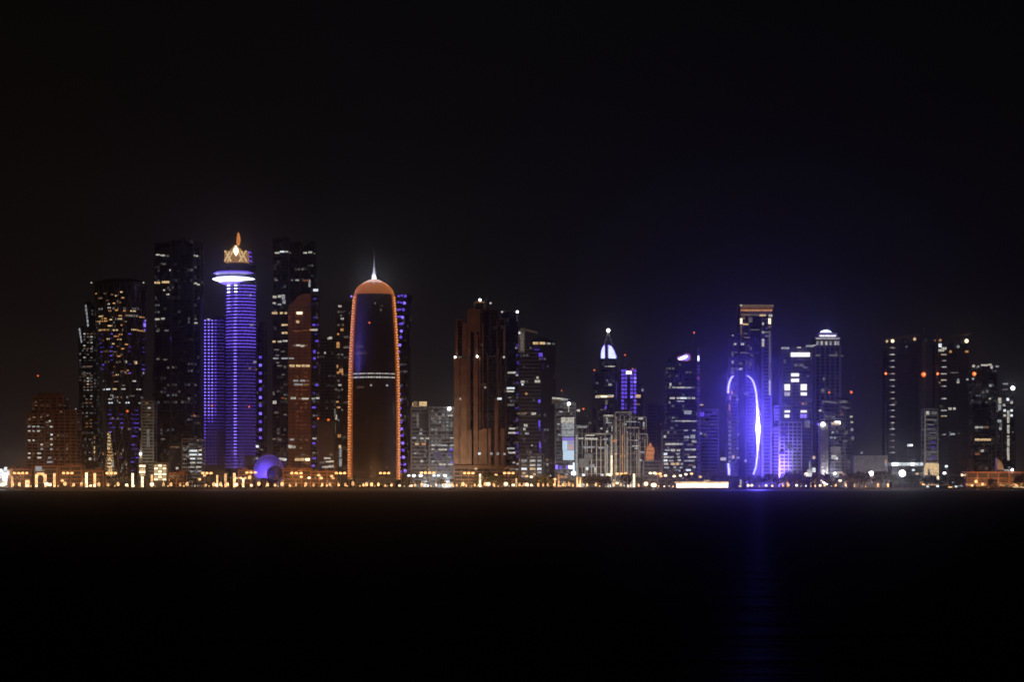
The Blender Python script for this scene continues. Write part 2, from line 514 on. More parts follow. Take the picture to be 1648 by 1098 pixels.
# waisted round tower
t = Tower('waisted_tower', 'round glass tower waisted in the middle, speckled with amber windows', NOW, 2700, 190)
sc = t.D / F
prof_px = [(458, 43.5, 188), (500, 40, 189), (545, 36.5, 190.5), (600, 33.5, 192), (650, 31, 193.5), (690, 29.2, 194.5), (725, 30.5, 194.5), (750, 33, 193.5), (771, 36, 192.5)]
g = glass(cw=3.6, fh=3.9, frac=.10, col=(1, .6, .25), s=.18, col2=(.8, .85, 1), base=(.02, .02, .026), rnd=22)
CY = 30
mb = MB()
pr = [(r * sc, t.z(y), t.x(c)) for y, r, c in prof_px]
mb.lathe(pr, g, 56, (0, CY))
for k in range(1, 58):
    z = k * 3.9
    for (y0, r0, c0), (y1, r1, c1) in zip(prof_px, prof_px[1:]):
        za, zb = t.z(y0), t.z(y1)
        if zb <= z <= za:
            f = (z - za) / (zb - za); r = (r0 + (r1 - r0) * f) * sc; xs = t.x(c0 + (c1 - c0) * f)
            mb.lathe([(r + .3, z, xs), (r + .3, z + .6, xs)], M_['dark'], 40, (0, CY), cap=False)
t.part('wall', mb, smooth=False)
mb = MB(); NS = 14; nl = 10
for i in range(NS):
    for s_ in (1, -1):
        prev = None
        for j in range(nl + 1):
            y = 771 + (458 - 771) * j / nl; f0 = [q for q in zip(prof_px, prof_px[1:]) if q[0][0] <= y <= q[1][0]][0]
            f = (y - f0[0][0]) / (f0[1][0] - f0[0][0]); r = (f0[0][1] + (f0[1][1] - f0[0][1]) * f) * sc + .75; xs = t.x(f0[0][2] + (f0[1][2] - f0[0][2]) * f)
            a = R(360 / NS * i + s_ * 11 * j); p = (xs + r * math.sin(a), CY - r * math.cos(a), t.z(y))
            if prev: mb.bar(prev, p, .7, M_['grey'])
            prev = p
t.part('diagrid', mb)
mb = MB(); xs = t.x(188)
mb.lathe([(43.5 * sc, t.z(458), xs), (43.5 * sc, t.z(453), xs), (39 * sc, t.z(450), xs), (26 * sc, t.z(446.5), xs), (8 * sc, t.z(445), xs)], M_['dark'], 48, (0, CY))
t.part('roof', mb)
def tr(y):
    for (y0, r0, c0), (y1, r1, c1) in zip(prof_px, prof_px[1:]):
        if y0 <= y <= y1:
            f = (y - y0) / (y1 - y0); return r0 + (r1 - r0) * f, c0 + (c1 - c0) * f
    return prof_px[-1][1:] if y > 700 else prof_px[0][1:]
def rounded_win(t, x, y, w, h, k, rf=tr, cy=CY, name='window'):
    r, c = rf(y); sc = t.D / F
    a = math.asin(max(-.97, min(.97, (x - c) / r))); rr = r * sc + .45
    o = link(name, cube_mesh(name, E_[k]), t.e, (t.x(c) + rr * math.sin(a), cy - rr * math.cos(a), t.z(y)))
    o.rotation_euler = (0, 0, a); o.scale = (w * sc / max(.35, math.cos(a)), .5, h * sc)
    return o
for txt in ['152,471,4,a 168,472,4,x 180,474,4,x 160,479,7,x 172,483,4,o 187,476,4,y 195,470,4,y 197,479,5,a 175,495,5,w 174,489,4,w 183,488,4,a 192,487,5,x 176,500,5,a',
            '187,499,5,a 200,500,5,a 212,500,8,y 160,508,8,y 166,512,9,a 181,510,3,x 193,508,6,a 203,508,6,x 224,509,6,a 156,516,8,a 167,516,10,a 178,514,5,y 192,513,6,y 200,517,6,x 156,530,5,y 165,530,9,a 176,524,8,y 185,531,8,y 195,523,4,a 214,530,9,y 223,531,8,a',
            '173,545,6,y 186,541,8,a 191,546,7,y 181,553,4,y 189,557,4,x 202,554,5,a 193,538,6,a 196,561,5,a 184,566,5,x 190,573,5,a 187,583,4,x 183,590,4,o 201,582,3,w,4 203,596,4,a 195,597,6,o 203,601,7,o 181,604,5,o 187,603,5,y 215,583,4,y,5 162,547,4,o 181,599,3,x',
            '162,626,7,w 171,626,8,c 182,626,8,y 196,626,8,w 213,613,5,w 219,626,6,w 175,642,6,w 175,648,8,c 190,648,4,e 203,648,6,c 197,620,5,d 185,614,7,x 221,648,4,e 226,648,3,w 163,612,4,d 178,636,5,e 210,637,6,d']:
    for q in txt.split():
        q = q.split(','); rounded_win(t, float(q[0]), float(q[1]), float(q[2]), float(q[4]) if len(q) > 4 else 2.3, q[3])
for y in range(537, 606, 7):
    for x in (158, 162, 178, 206, 227):
        if random.random() < .62: rounded_win(t, x + random.uniform(-1, 1), y, 4, 1.8, random.choice('vvb'))
for y in range(660, 765, 7):
    for x in (174, 181, 193, 211, 216):
        if random.random() < (.75 if y < 690 or x > 205 and y < 700 else .3): rounded_win(t, x, y, 5, 1.7, random.choice('vvb'))
rounded_win(t, 228, 521, 3, 6, 'B'); rounded_win(t, 228, 529, 2.5, 4, 'b'); rounded_win(t, 229, 515, 2, 3, 'b')
t.lamp(147, 455, 1.5, 'w', 12, name='corner_lamp'); t.lamp(231, 455, 1.5, 'w', 12, name='corner_lamp')
t.lamp(205, 662, 2, 'r', -3, name='beacon')

t = Tower('lit_stair_tower', 'slim amber floodlit tower in front of the waisted tower', NOW, 2610, 175)
g = glass(cw=2, fh=3, frac=.9, col=(1, .6, .25), s=.5, col2=(1, .8, .5), base=(.1, .07, .05))
t.poly('wall', [(168, 766), (171, 735), (173.5, 700), (175, 695), (177, 712), (180, 735), (183, 766)], g, 0, 10)
for y in range(704, 762, 6): t.win(175 + random.uniform(-1, 1.5) + (y - 704) * .02, y, 3 + (y - 704) * .07, 3, random.choice('yay'), -.6)
t.win(174, 699, 2.5, 3, 'y'); t.win(181, 748, 3, 8, 'e'); t.win(166, 731, 3, 4, 'o')

t = Tower('tan_block', 'pale sandy block standing between waisted tower and dark twin tower', 'building', 2640, 234)
g = glass(cw=3, fh=3.4, frac=.5, col=(.9, .8, .55), s=.05, base=(.06, .05, .04))
t.body('wall', 228, 247, 648, None, M_['pale'], g, 0, 24, 3.4, 1.5, .4)
t.poly('wall', [(221, 771), (228, 690), (229.6, 771)], M_['pale'], -3, 16)
t.box('crown', 227, 243, 644, 648, M_['pale'], 1, 16)
t.wins('236,649,5,x 240,657,4,w 240,668,3,x', 3); t.lamp(226, 731, 2.2, 'S', -4); t.win(227, 736, 2, 4, 'y', -3.8)
t.box('window', 236, 241, 690, 720, E_['d'], -.7, -.4)

t = Tower('lit_pavilion_block', 'small bright cream block of lit floors below the sandy block', 'building', 2540, 229)
t.body('wall', 223.5, 235, 748, None, M_['pale'], M_['pale'], 0, 12, 4, .8)
t.wins('229,750.5,10,Z 229,755.5,9,y 229,760,10,Z 229,764.5,8,y', 3.2, -.7)
t = Tower('lit_showroom', 'bright cream lit block at the foot of the dark twin tower', 'building', 2530, 258)
t.body('wall', 247, 270, 747, None, M_['pale'], M_['pale'], 0, 16, 4, .7)
for j, y in enumerate((750, 754.5, 759, 763.5, 768, 772)):
    for i, x in enumerate((251, 257.5, 264.5)):
        t.win(x, y, 5.6, 3, 'Z' if (i + j) % 2 or j == 3 else 'y', -.7)

# ================================================================ dark twin tower (left one)
def twin(name, label, D, cx):
    return Tower(name, label, NOW, D, cx, 'pair of tall dark twin towers')
t = twin('twin_tower', 'very tall dark tower with sparse white window rows, left of violet tower', 2760, 286)
gd = glass(cw=3.6, fh=3.9, frac=.11, col=(1, .9, .75), s=.075, col2=(.7, .8, 1), base=(.012, .012, .016))
t.body('wall', 249, 274, 392, None, M_['dark'], gd, 2, 34, 3.9, .5, .25, fin=9, fw=.5)
t.body('wall', 276, 311, 388, None, M_['dark'], gd, -4, 38, 3.9, .5, .25, fin=9, fw=.5)
t.body('wall', 312.5, 322, 391, None, M_['dark'], gd, 4, 30, 3.9, .5, .25)
t.poly('buttress', [(245, 771), (246, 600), (248, 560), (248.8, 771)], M_['dark'], 4, 30)
t.poly('buttress', [(323, 771), (323, 560), (325, 600), (327, 771)], M_['dark'], 4, 30)
t.roof_clutter(278, 308, 388)
t.wins('254,410,6,w 262,411,7,w 270,412,4,d 284,408,6,c 291,409,5,c 299,408,5,w 306,409,5,w 312,411,3,w 317,412,4,w 275,435,5,w 264,425,5,d 253,455,9,y,3.4 265,454,9,y,3.4 270,454,5,y,3.4 283,454,3,y,4 302,454,3,y,4 314,456,6,w 319,458,5,w 264,467,3,w 274,467,5,d 283,467,8,e 294,467,6,x 302,467,5,w,3 270,474,5,w 279,474,6,e 293,473,8,x 303,474,4,d 301,480,4,w,4 290,485,3,d 253,514,7,w,3 262,513,6,w,3 286,524,3,w 279,525,7,d 302,525,3,w 315,520,5,w 254,533,5,d 268,532,7,d 289,540,5,d 302,534,4,d 290,553,3,d 280,577,5,e 290,578,5,w 300,578,6,w,3 306,578,3,w 254,578,5,d 266,579,6,d', 2.6)
t.wins('288,602,4,d 302,592,3,d 288,622,4,d 290,634,5,d 289,646,3,e 290,660,4,d 287,672,4,d 290,685,5,d 289,700,4,w 303,700,4,w,4 288,682,4,w 303,656,4,d 288,649,3,x 303,644,4,d 278,716,6,d 262,707,6,d 296,707,7,d', 2.6)
t.wins('284,458,4,v 284,464,4,b 281,478,3,B,5 281,489,3,b,5 280,501,4,b,4 279,510,4,v,4 280,520,3,b,4 278,531,3,v,4 276,545,3,b,4 279,553,3,v,4 278,577,5,b,3 277,592,3,v,4 279,601,3,v,4 281,619,3,p,4', 3)
t.lamp(312, 669, 1.6, 'r', -3, name='beacon')
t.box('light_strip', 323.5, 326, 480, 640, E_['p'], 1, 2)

t = Tower('podium_block', 'short block with bright striped floors at the foot of violet tower', 'building', 2620, 307)
t.body('wall', 293, 325, 708, None, M_['pale'], glass(cw=3, fh=4, frac=.7, col=(.9, .9, .8), s=.12, base=(.05, .05, .045)), 0, 24, 4.4, 1.2, .4)
t.wins('311,726,12,c 322,725,5,w 311,732,12,c 322,732,5,c 310,738.5,8,c 321,738.5,7,w 310,745,8,w 321,745,8,e 309,752,7,e 320,752,8,w 309,759,6,e 320,759,9,e 297,725,6,d 297,732,6,d 297,739,5,d 303,719,4,d 321,719,5,d', 2.8)
t.body('wall', 272, 291, 716, None, M_['dark'], M_['dark'], 6, 24, 4.4)
t.wins('277,720,5,o 285,720,7,x 285,754,4,w,4', 2.5)

# ================================================================ violet LED tower with disc and gilded crown
t = Tower('violet_tower', 'violet lit tower with a glowing disc and gilded crown holding a flame', NOW, 2670, 375)
sc = t.D / F
gv = glass(cw=2.6, fh=3.5, frac=.16, col=PUR, s=.06, base=(.03, .03, .05), rnd=15)
CV = 26; cxv = 384
mb = MB(); mb.lathe([(23.5 * sc, 0), (23.5 * sc, t.z(424))], gv, 40, (t.x(cxv), CV))
t.part('wall', mb)
mb = MB(); mb.box((t.x(327), 10, 0), (t.x(361), 36, t.z(511)), glass(cw=2.6, fh=3.5, frac=.12, col=PUR, s=.05, base=(.03, .03, .05)))
mb.box((t.x(326.6), 9.6, t.z(511)), (t.x(361), 36.4, t.z(508)), M_['dark'])
t.part('wing', mb)
rowy = [458 + 5.25 * i for i in range(57)]
for i, y in enumerate(rowy):
    b_, v_ = ('B', 'b') if y < 560 else (('b', 'v') if y < 742 else ('v', 'v'))
    mb = MB(); z = t.z(y); a1 = R(82)
    if y > 735: a1 = R(18)
    R0 = 23.5 * sc + 1.0
    mb.lathe([(R0, z - .75), (R0, z + .75)], E_[v_ if y > 530 else 'b'], 22, (t.x(cxv), CV), R(-78), a1)
    mb.lathe([(R0 - .1, z - 1.3), (R0 - .1, z - .7)], E_['p'], 18, (t.x(cxv), CV), R(-70), min(a1, R(76)))  # faint emissive band painted as the LED wash on the wall
    t.part('light_ring_wash', mb)
    for x in ((366, 378) if y < 502 else (377,)):
        rounded_win(t, x, y, 4.6, 2.2, 'L' if y < 470 else ('B' if y < 735 else 'b'), lambda yy: (24.4, cxv), CV, 'light')
mb = MB()
for i, y in enumerate(rowy[:-7]):
    z = t.z(y); a = R(58)
mb = None
for y in [516 + 5.25 * i for i in range(45)]:
    mb = MB(); z = t.z(y, 9)
    k1, k2 = ('b', 'B') if y < 670 else (('v', 'b') if y < 745 else ('v', 'v'))
    mb.box((t.x(327.5, 9), 9.1, z - .6), (t.x(361, 9), 9.9, z + .5), E_['v' if y < 690 else 'p'])
    for j, x in enumerate((330, 336, 341.5, 347)):
        mb.box((t.x(x - 1.3, 9), 8.6, z - .85), (t.x(x + 1.3, 9), 9.05, z + .85), E_[k2 if j < 1 + 2 * (y < 680) else k1])
    t.part('light_row', mb)
# shark-fin side blades rising past the disc on the right
mb = MB()
mb.prism([(t.x(402), t.z(700)), (t.x(409), t.z(690)), (t.x(409.5), t.z(480)), (t.x(407), t.z(430)), (t.x(401), t.z(403)), (t.x(399), t.z(404)), (t.x(402), t.z(470))], 22, 30, M_['dark'])
t.part('side_blade', mb)
for y in [404 + 7 * i for i in range(9)]:
    dx = 3.5 * min(1, (y - 400) / 35)
    t.poly('light', [(399 + dx, y), (404 + dx, y + 1.5), (404.5 + dx, y + 4), (399.5 + dx, y + 3)], E_['b' if y < 430 else 'v'], 20.5, 21.6)
# disc
mb = MB(); xd = t.x(372.5); cd = 22
r = 34 * sc
mb.lathe([(9 * sc, t.z(457.5)), (15 * sc, t.z(455.5)), (21 * sc, t.z(453.3)), (24 * sc, t.z(452.2))], M_['white'], 48, (xd, cd))
mb.lathe([(27 * sc, t.z(443.8)), (26 * sc, t.z(441)), (30 * sc, t.z(439)), (33 * sc, t.z(437.3)), (28 * sc, t.z(434.8)), (10 * sc, t.z(433))], mat('disc_metal', (.3, .3, .34), .35, .3), 48, (xd, cd))
t.part('disc', mb, smooth=False)
mb = MB(); mb.lathe([(6 * sc, t.z(452.4)), (18 * sc, t.z(451.8)), (27 * sc, t.z(450)), (32 * sc, t.z(448.4)), (34.8 * sc, t.z(446.8)), (32 * sc, t.z(445.4)), (27 * sc, t.z(444.6)), (10 * sc, t.z(444))], E_['L'], 48, (xd, cd))
t.part('disc_light', mb)
mb = MB(); mb.lathe([(9.3 * sc, t.z(457.6)), (16 * sc, t.z(455.4)), (24.6 * sc, t.z(452.4))], E_['B'], 48, (xd, cd - .3), cap=False); t.part('under_light', mb)
mb = MB(); mb.lathe([(30.2 * sc, t.z(439.2)), (33.6 * sc, t.z(437.4)), (28.6 * sc, t.z(434.9)), (12 * sc, t.z(433.6))], E_['b'], 48, (xd, cd), cap=False); t.part('upper_light', mb)
for i in range(26):
    a = R(-84 + 168 * i / 25); rr = 27.5 * sc
    o = link('fin_light', cube_mesh('fin_light', E_['v']), t.e, (xd + rr * math.sin(a), cd - rr * math.cos(a), t.z(441.4))); o.rotation_euler = (0, 0, a); o.scale = (.5, .3, 3.0)
for x in (365, 372.5, 380): t.win(x, 455.0, 3.2, 1.8, 'B', -1, 'light')
# neck, crown and flame
mb = MB(); mb.lathe([(17 * sc, t.z(434)), (17 * sc, t.z(421))], M_['dark'], 24, (t.x(379), 24)); t.part('neck', mb)
cc = t.x(378.5)
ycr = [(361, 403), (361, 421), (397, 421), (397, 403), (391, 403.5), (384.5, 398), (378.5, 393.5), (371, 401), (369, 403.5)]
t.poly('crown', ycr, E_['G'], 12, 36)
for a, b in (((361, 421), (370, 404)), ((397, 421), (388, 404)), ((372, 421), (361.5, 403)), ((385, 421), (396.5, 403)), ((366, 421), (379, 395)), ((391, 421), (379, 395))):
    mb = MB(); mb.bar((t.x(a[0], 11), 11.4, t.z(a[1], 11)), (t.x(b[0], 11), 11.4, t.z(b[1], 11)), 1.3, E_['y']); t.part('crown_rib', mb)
mb = MB(); fx = t.x(379.7, 9)
mb.lathe([(.1, t.z(411)), (3.0 * sc, t.z(407)), (4.6 * sc, t.z(402.5)), (3.6 * sc, t.z(399)), (1.4 * sc, t.z(396)), (.2, t.z(394))], E_['H'], 14, (fx, 9.5)); t.part('flame_core', mb, smooth=True)
mb = MB(); mb.lathe([(1.0 * sc, t.z(392.5), -.2), (2.9 * sc, t.z(389), -.1), (3.5 * sc, t.z(383), .1), (2.6 * sc, t.z(377), .15), (1.7 * sc, t.z(373), 0), (.1, t.z(370), 0)], emit('flame', (1, .34, .09), .60, .2, .3), 14, (t.x(380), 22)); t.part('flame', mb, smooth=True)
t.lamp(341, 653, 1.5, 'r', 7.5, name='beacon'); t.lamp(401, 655, 1.6, 'r', 6, name='beacon')
t.wins('336,514,5,w', 2, 8); t.lamp(403, 475, 1.6, 'w', 2, name='lamp')
t.wins('410,583,5,e 402,593,4,x 405,523,4,e 412,595,3,x', 3, 4)
point_light(t.e, (t.x(372), -22, t.z(448)), 8e3, (.25, .18, 1), 4)
point_light(t.e, (t.x(380), -4, t.z(400)), 3e3, (1, .55, .2), 3)

t = Tower('slab_tower', 'narrow dark slab with one column of violet dots right of the violet tower', NOW, 2790, 416)
t.body('wall', 407, 425, 520, None, M_['dark'], gd, 0, 30, 3.9, .5, .25)
for i, y in enumerate(range(575, 712, 13)):
    t.win(419, y, 4.5, 4.5, 'B' if i % 2 else 'b')
t.wins('413,719,7,c,4 421,724,4,d 404,719,3,d 411,738,9,e,3 422,738,4,d 414,633,3,d')

# violet sphere
t = Tower('dome_hall', 'violet floodlit spherical hall with a dark round mouth on its right', 'dome', 2560, 429)
sc = t.D / F; rs = 25 * sc; dn = 'sphere'
mb = MB(); zc = t.z(757.5)
mb.lathe([(rs * math.cos(a), zc + rs * math.sin(a)) for a in [R(-30 + 120 * i / 18) for i in range(19)]], mat('dome_membrane', (.62, .62, .68), .6, noise=.12, scale=.2), 40, (t.x(429), 24))
t.part('shell', mb, smooth=True)
mb = MB()
for i in range(12):
    a = R(i * 30); rr = rs + .15
    for j in range(8):
        p0, p1 = [(t.x(429) + rr * math.cos(R(q)) * math.sin(a), 24 - rr * math.cos(R(q)) * math.cos(a), zc + rr * math.sin(R(q))) for q in (-38 + 16 * j, -22 + 16 * j)]
        mb.bar(p0, p1, .22, E_['b'])
t.part('rib', mb)
mb = MB(); rm = 13 * sc
mb.lathe([(rm * math.cos(R(q)), t.z(763) + rm * math.sin(R(q))) for q in range(-90, 91, 15)], M_['dark'], 28, (t.x(440.5), 10)); t.part('mouth', mb, smooth=True)
for lx, ly, lz, en, tx in ((t.x(410), -16, 3, 7e4, t.x(424)), (t.x(452), -26, 4, 2.5e4, t.x(436)), (t.x(420), -24, 30, 2.5e4, t.x(428))):
    l = bpy.data.lights.new('dome_wash', 'SPOT'); l.energy = en; l.color = (.13, .07, 1); l.spot_size = R(75); l.spot_blend = 1; l.shadow_soft_size = 1
    o = bpy.data.objects.new('dome_wash', l); COL.objects.link(o); o.parent = t.e; o.location = (lx, ly, lz)
    o.rotation_euler = (Vector((tx, 16, t.z(755))) - Vector((lx, ly, lz))).to_track_quat('-Z', 'Y').to_euler()

# ================================================================ right twin with rust-lit face
t = twin('twin_tower', 'very tall dark tower with a rust coloured face, between violet and bullet towers', 2740, 474)
t.body('wall', 439, 464, 386, None, M_['dark'], gd, 2, 34, 3.9, .5, .25, fin=8, fw=.5)
t.body('wall', 465.5, 483, 391, None, M_['dark'], gd, 8, 38, 3.9, .5, .25)
t.poly('wall', [(484, 771), (484, 404), (493, 394), (502, 387), (506, 389), (506, 771)], gd, 4, 34)
gr = glass(cw=2.8, fh=3.9, frac=.10, col=(1, .4, .15), s=.06, base=(.20, .085, .04), rough=.5)
rust = mat('rust_cladding', (.42, .20, .075), .75)
mb = MB()
mb.prism([(t.x(a, -3), t.z(b, -3)) for a, b in ((464, 771), (464, 492), (474, 484), (479, 477), (488, 473), (500, 473), (500, 771))], -3, 3.9, rust)
k = 5
while k * 3.9 < t.z(496, -3):
    mb.box((t.x(464.5, -3), -3.25, k * 3.9 + 1.4), (t.x(499.5, -3), -3.02, k * 3.9 + 1.9), M_['dark']); k += 1
for x in (472, 481, 482.5, 491): mb.box((t.x(x, -3), -3.5, 0), (t.x(x, -3) + .4, -3, t.z(495, -3)), M_['dark'])
t.part('rust_face', mb)
t.body('side_column', 501, 512, 466, None, M_['dark'], gd, -2, 22, 3.9, .5, .25)
t.wins('446,407,7,w 454,405,7,c 461,405,5,w 467,407,3,d 491,407,6,w 499,406,6,w,3 506,408,3,d 445,451,5,d 470,451,4,d 478,451,6,e 491,451.5,7,o,3 495,451.5,5,o,3 498,456,3,e,12 442,478,6,w,4 450,477,6,w,4 456,478,5,e,8 457,486,5,e,6 450,490,6,e 441,488,5,w 442,504,9,y,3.4 453,504,5,y,3.4 460,504,4,y,3.4 456,523,6,y,3.4 461,523,4,y 458,536,9,y,3.4 441,550,5,y,3.2 450,550,6,w,3 459,549,8,w,3 445,563,8,d 455,566,6,d 444,577,9,e 458,577,10,e 450,589,8,d 446,572,6,d 456,603,5,d 447,584,5,d 441,635,3,d 442,648,6,w,5 455,641,5,o 460,642,4,x 440,632,3,d 445,664,7,d 459,668,5,d 441,707,6,d 450,708,6,d', 2.6, 1)
t.wins('482,504,9,Z,4 479,518,5,y,4 478,533,12,o,1.6 491,532,8,o,1.6 466,511,3,o,4 480,556,7,w,3 487,557,6,w,3 474,556,5,x,2.5 493,556,4,x,2.5 469,577,8,e,2.5 470,589,8,y,3.6 480,589,7,y,3.6 488,589,5,y,3.6 495,589,7,y,3.6 476,613,8,e,2.6 487,613,8,e,2.6 495,613,6,x,2.6 480,619,14,e,2.6 493,619,9,x,2.6 472,641,8,w,3.2 482,642,5,x,2.6 491,642,11,w,2.6 470,708,7,e 484,708,5,x 493,708,5,o 467,719,6,w,5 473,720,5,e,4 484,721,4,x 478,740,7,y,4.4 486,740,8,y,4.4 495,740,7,Z,4.4 453,739,9,w,3.6 458,740,6,c,3.6 488,732,4,d,3', 2.6, -4.2)
for y in range(600, 700, 7):
    for x in (478, 485, 492): 
        if random.random() < .6: t.win(x, y, 4, 1.5, 'o', -4.0)
t.wins('508,467,8,c,4 507,481,6,v,3 503,490,6,p 507,511,5,v 505,523,5,b 511,523,5,v,3 507,531,8,w,3.4 501,531,5,y 508,538,3,v 510,549,5,b 506,566,4,b,5 506,577,4,b,4 512,568,3,d 512,575,3,d 507,591,5,v 510,620,5,b 511,641,6,w 504,642,5,e 505,633,4,v 505,656,6,b 505,687,5,v 506,706,6,w 505,714,5,b 511,710,3,v 505,729,5,d 506,738,5,b 504,750,5,b', 3, -3)
t.roof_clutter(441, 462, 386, n=2)

t = Tower('grey_tower', 'faint grey tower behind the orange edged tower, amber windows down its edge', NOW, 2850, 552)
gg = glass(cw=3.4, fh=3.8, frac=.16, col=(1, .9, .75), s=.07, base=(.03, .03, .034))
t.body('wall', 541, 566, 488, None, M_['dark'], gg, 0, 30, 3.8, .6, .3, fin=8)
t.wins('547,493,5,w 549,508,3,d 551,513,5,w 552,523,4,x 551,531,6,a,4 544,538,3,a 544,553,5,a,5 544,558,5,a,4 551,571,4,d 543,590,3,a,5 549,597,6,a,6 552,601,5,a,5 544,600,4,a,4 547,620,5,w 552,627,5,d 541,627,4,d 543,647,4,a,3 545,656,5,a,3 539,665,3,d,14 541,672,3,w,8 551,660,4,d 546,702,5,a,5 547,719,4,y,5 548,728,3,e,16 548,745,4,e,12 553,707,4,d 539,690,3,d,16', 3)
t = Tower('grey_tower', 'wide dull grey slab between rust faced tower and orange edged tower', NOW, 2900, 528)
t.body('wall', 513, 541, 545, None, M_['grey'], glass(cw=3.4, fh=3.8, frac=.12, col=(.9, .9, 1), s=.04, base=(.05, .05, .06)), 0, 30, 3.8, .9, .3, fin=7)
t.wins('532,544,5,w,4 529,545,4,w 523,568,3,w 512,572,2,d,14 513,590,3,d,14', 3)
t = Tower('low_block', 'dark low block topped by two red beacons left of the orange edged tower', 'building', 2660, 522)
t.body('wall', 511, 536, 680, None, M_['dark'], M_['dark'], 0, 22, 3.9, .5)
t.lamp(512, 674, 1.7, 'r', 0, name='beacon'); t.lamp(528.5, 676, 2, 'r', 0, name='beacon')
t.mast(512, 675, 681, .6, 1); t.mast(528.5, 677, 681, .6, 1)
t.wins('533,732,6,x,4 527,738,11,w,2.6 518,745,8,d,3 529,743.5,10,w,2.6 534,743,7,y,3 524,752,9,w,3 533,751,8,w,4 520,752,4,e', 3)
t.box('light_strip', 528.5, 529.5, 684, 700, E_['p'], -1, -.4)

# ================================================================ bullet tower with orange LED skin
t = Tower('bullet_tower', 'dark bullet shaped tower outlined in orange with lit dome and white needle', NOW, 2590, 599.5)
sc = t.D / F; CB = 30
pb = [(771, 40.5), (700, 40.5), (640, 40), (600, 39.3), (560, 37.8), (530, 36.2), (500, 34.2), (480, 32.6), (471, 31.5)]
gb = glass(cw=2.4, fh=3.6, frac=.03, col=(1, .6, .35), s=.03, base=(.02, .018, .02), rnd=24, rough=.35)
mb = MB(); mb.lathe([(r * sc, t.z(y)) for y, r in pb], gb, 56, (0, CB))
def rb(y):
    for (y0, r0), (y1, r1) in zip(pb, pb[1:]):
        if y1 <= y <= y0: return r0 + (r1 - r0) * (y - y0) / (y1 - y0), 599.5
    return (40.5, 599.5) if y > 700 else (31.5, 599.5)
for k in range(1, 54):
    z = k * 3.6; y = HZ - (z + GZ - CH) * F / t.D
    r = rb(y)[0] * sc + .25
    if y > 474: mb.lathe([(r, z), (r, z + .5)], M_['dark'], 40, (0, CB), cap=False)
t.part('wall', mb)
# orange diamond screen seen edge-on at both sides
def screen(a0, a1, k1, name, ya=771, yb=472):
    mb = MB(); n = 46
    pts = []
    for i in range(n + 1):
        y = ya + (yb - ya) * i / n; pts.append((rb(y)[0] * sc + .9, t.z(y)))
    for a in (a0, a1):
        for (r0, z0), (r1, z1) in zip(pts, pts[1:]):
            mb.bar((r0 * math.sin(R(a)), CB - r0 * math.cos(R(a)), z0), (r1 * math.sin(R(a)), CB - r1 * math.cos(R(a)), z1), 1.1, E_[k1])
    for i in range(n):
        (r0, z0), (r1, z1) = pts[i], pts[i + 1]
        for s0, s1 in ((a0, a1), (a1, a0)):
            mb.bar((r0 * math.sin(R(s0)), CB - r0 * math.cos(R(s0)), z0), (r1 * math.sin(R(s1)), CB - r1 * math.cos(R(s1)), z1), .9, E_['k'])
    mb.lathe([(r - .45, z) for r, z in pts], E_['K'], 6, (0, CB), R(a0), R(a1))
    for i in range(3 * n // 2):
        j = i * 2 / 3; r0 = rb(ya + (yb - ya) * j / n)[0] * sc + 1.2; z0 = t.z(ya + (yb - ya) * j / n)
        for q in ((.25, .6) if i % 2 else (.42, .8)):
            a = R(a0 + (a1 - a0) * q); p = Vector((r0 * math.sin(a), CB - r0 * math.cos(a), z0))
            mb.box(p - Vector((.55, .55, .6)), p + Vector((.55, .55, .6)), E_['q'])
    return t.part(name, mb)
screen(-88, -57, 'K', 'edge_screen'); screen(66, 88, 'K', 'edge_screen')
# dome of orange ribs
pd = [(31.6, 471), (31, 467), (29.5, 463.5), (27, 460), (24, 457), (20, 453.8), (15, 450.7), (10, 448.3), (6, 446.8), (2.6, 446)]
mb = MB(); mb.lathe([(r * sc, t.z(y)) for r, y in pd], emit('dome_lit_skin', (1, .20, .035), .12, .2, .4), 48, (0, CB)); t.part('dome', mb)
mb = MB()
for i in range(40):
    a = R(i * 9)
    for (r0, y0), (r1, y1) in zip(pd, pd[1:]):
        for da in (0, R(9)):
            mb.bar(((r0 * sc + .5) * math.sin(a + da), CB - (r0 * sc + .5) * math.cos(a + da), t.z(y0)), ((r1 * sc + .5) * math.sin(a + R(9) - da), CB - (r1 * sc + .5) * math.cos(a + R(9) - da), t.z(y1)), .30, E_['k'])
t.part('dome_lattice', mb)
mb = MB(); mb.lathe([(4.6 * sc, t.z(447)), (2.6 * sc, t.z(437)), (1.6 * sc, t.z(425)), (.8 * sc, t.z(410)), (.25 * sc, t.z(397))], M_['white'], 14, (0, CB)); t.part('needle', mb, smooth=True)
for dx, dy in ((-6, -5), (6, -5), (0, -8)):
    point_light(t.e, (dx, CB + dy, t.z(444.8)), 3e3, (.85, .92, 1), .6)
for y, h in ((601, 1.0), (607, 1.3)):
    mb = MB()
    for i in range(18):
        a = R(-58 + 118 * i / 18); b = R(-58 + 118 * (i + .82) / 18); r = rb(y)[0] * sc + .8
        mb.lathe([(r, t.z(y + h)), (r, t.z(y - h))], E_['w' if i % 3 else 'e'], 3, (0, CB), a, b)
    t.part('sky_lobby', mb)
rounded_win(t, 594, 519, 2.6, 2.6, 'r', rb, CB, 'beacon')
for x, y, k in ((597, 620, 'e'), (622, 620, 'e'), (597, 753, 'x'), (597, 767, 'x'), (622, 753, 'x'), (603, 487, 'd'), (612, 498, 'd')): rounded_win(t, x, y, 3, 3, k, rb, CB)
o = bpy.data.objects.new('violet_wash', bpy.data.lights.new('violet_wash', 'SPOT')); COL.objects.link(o)
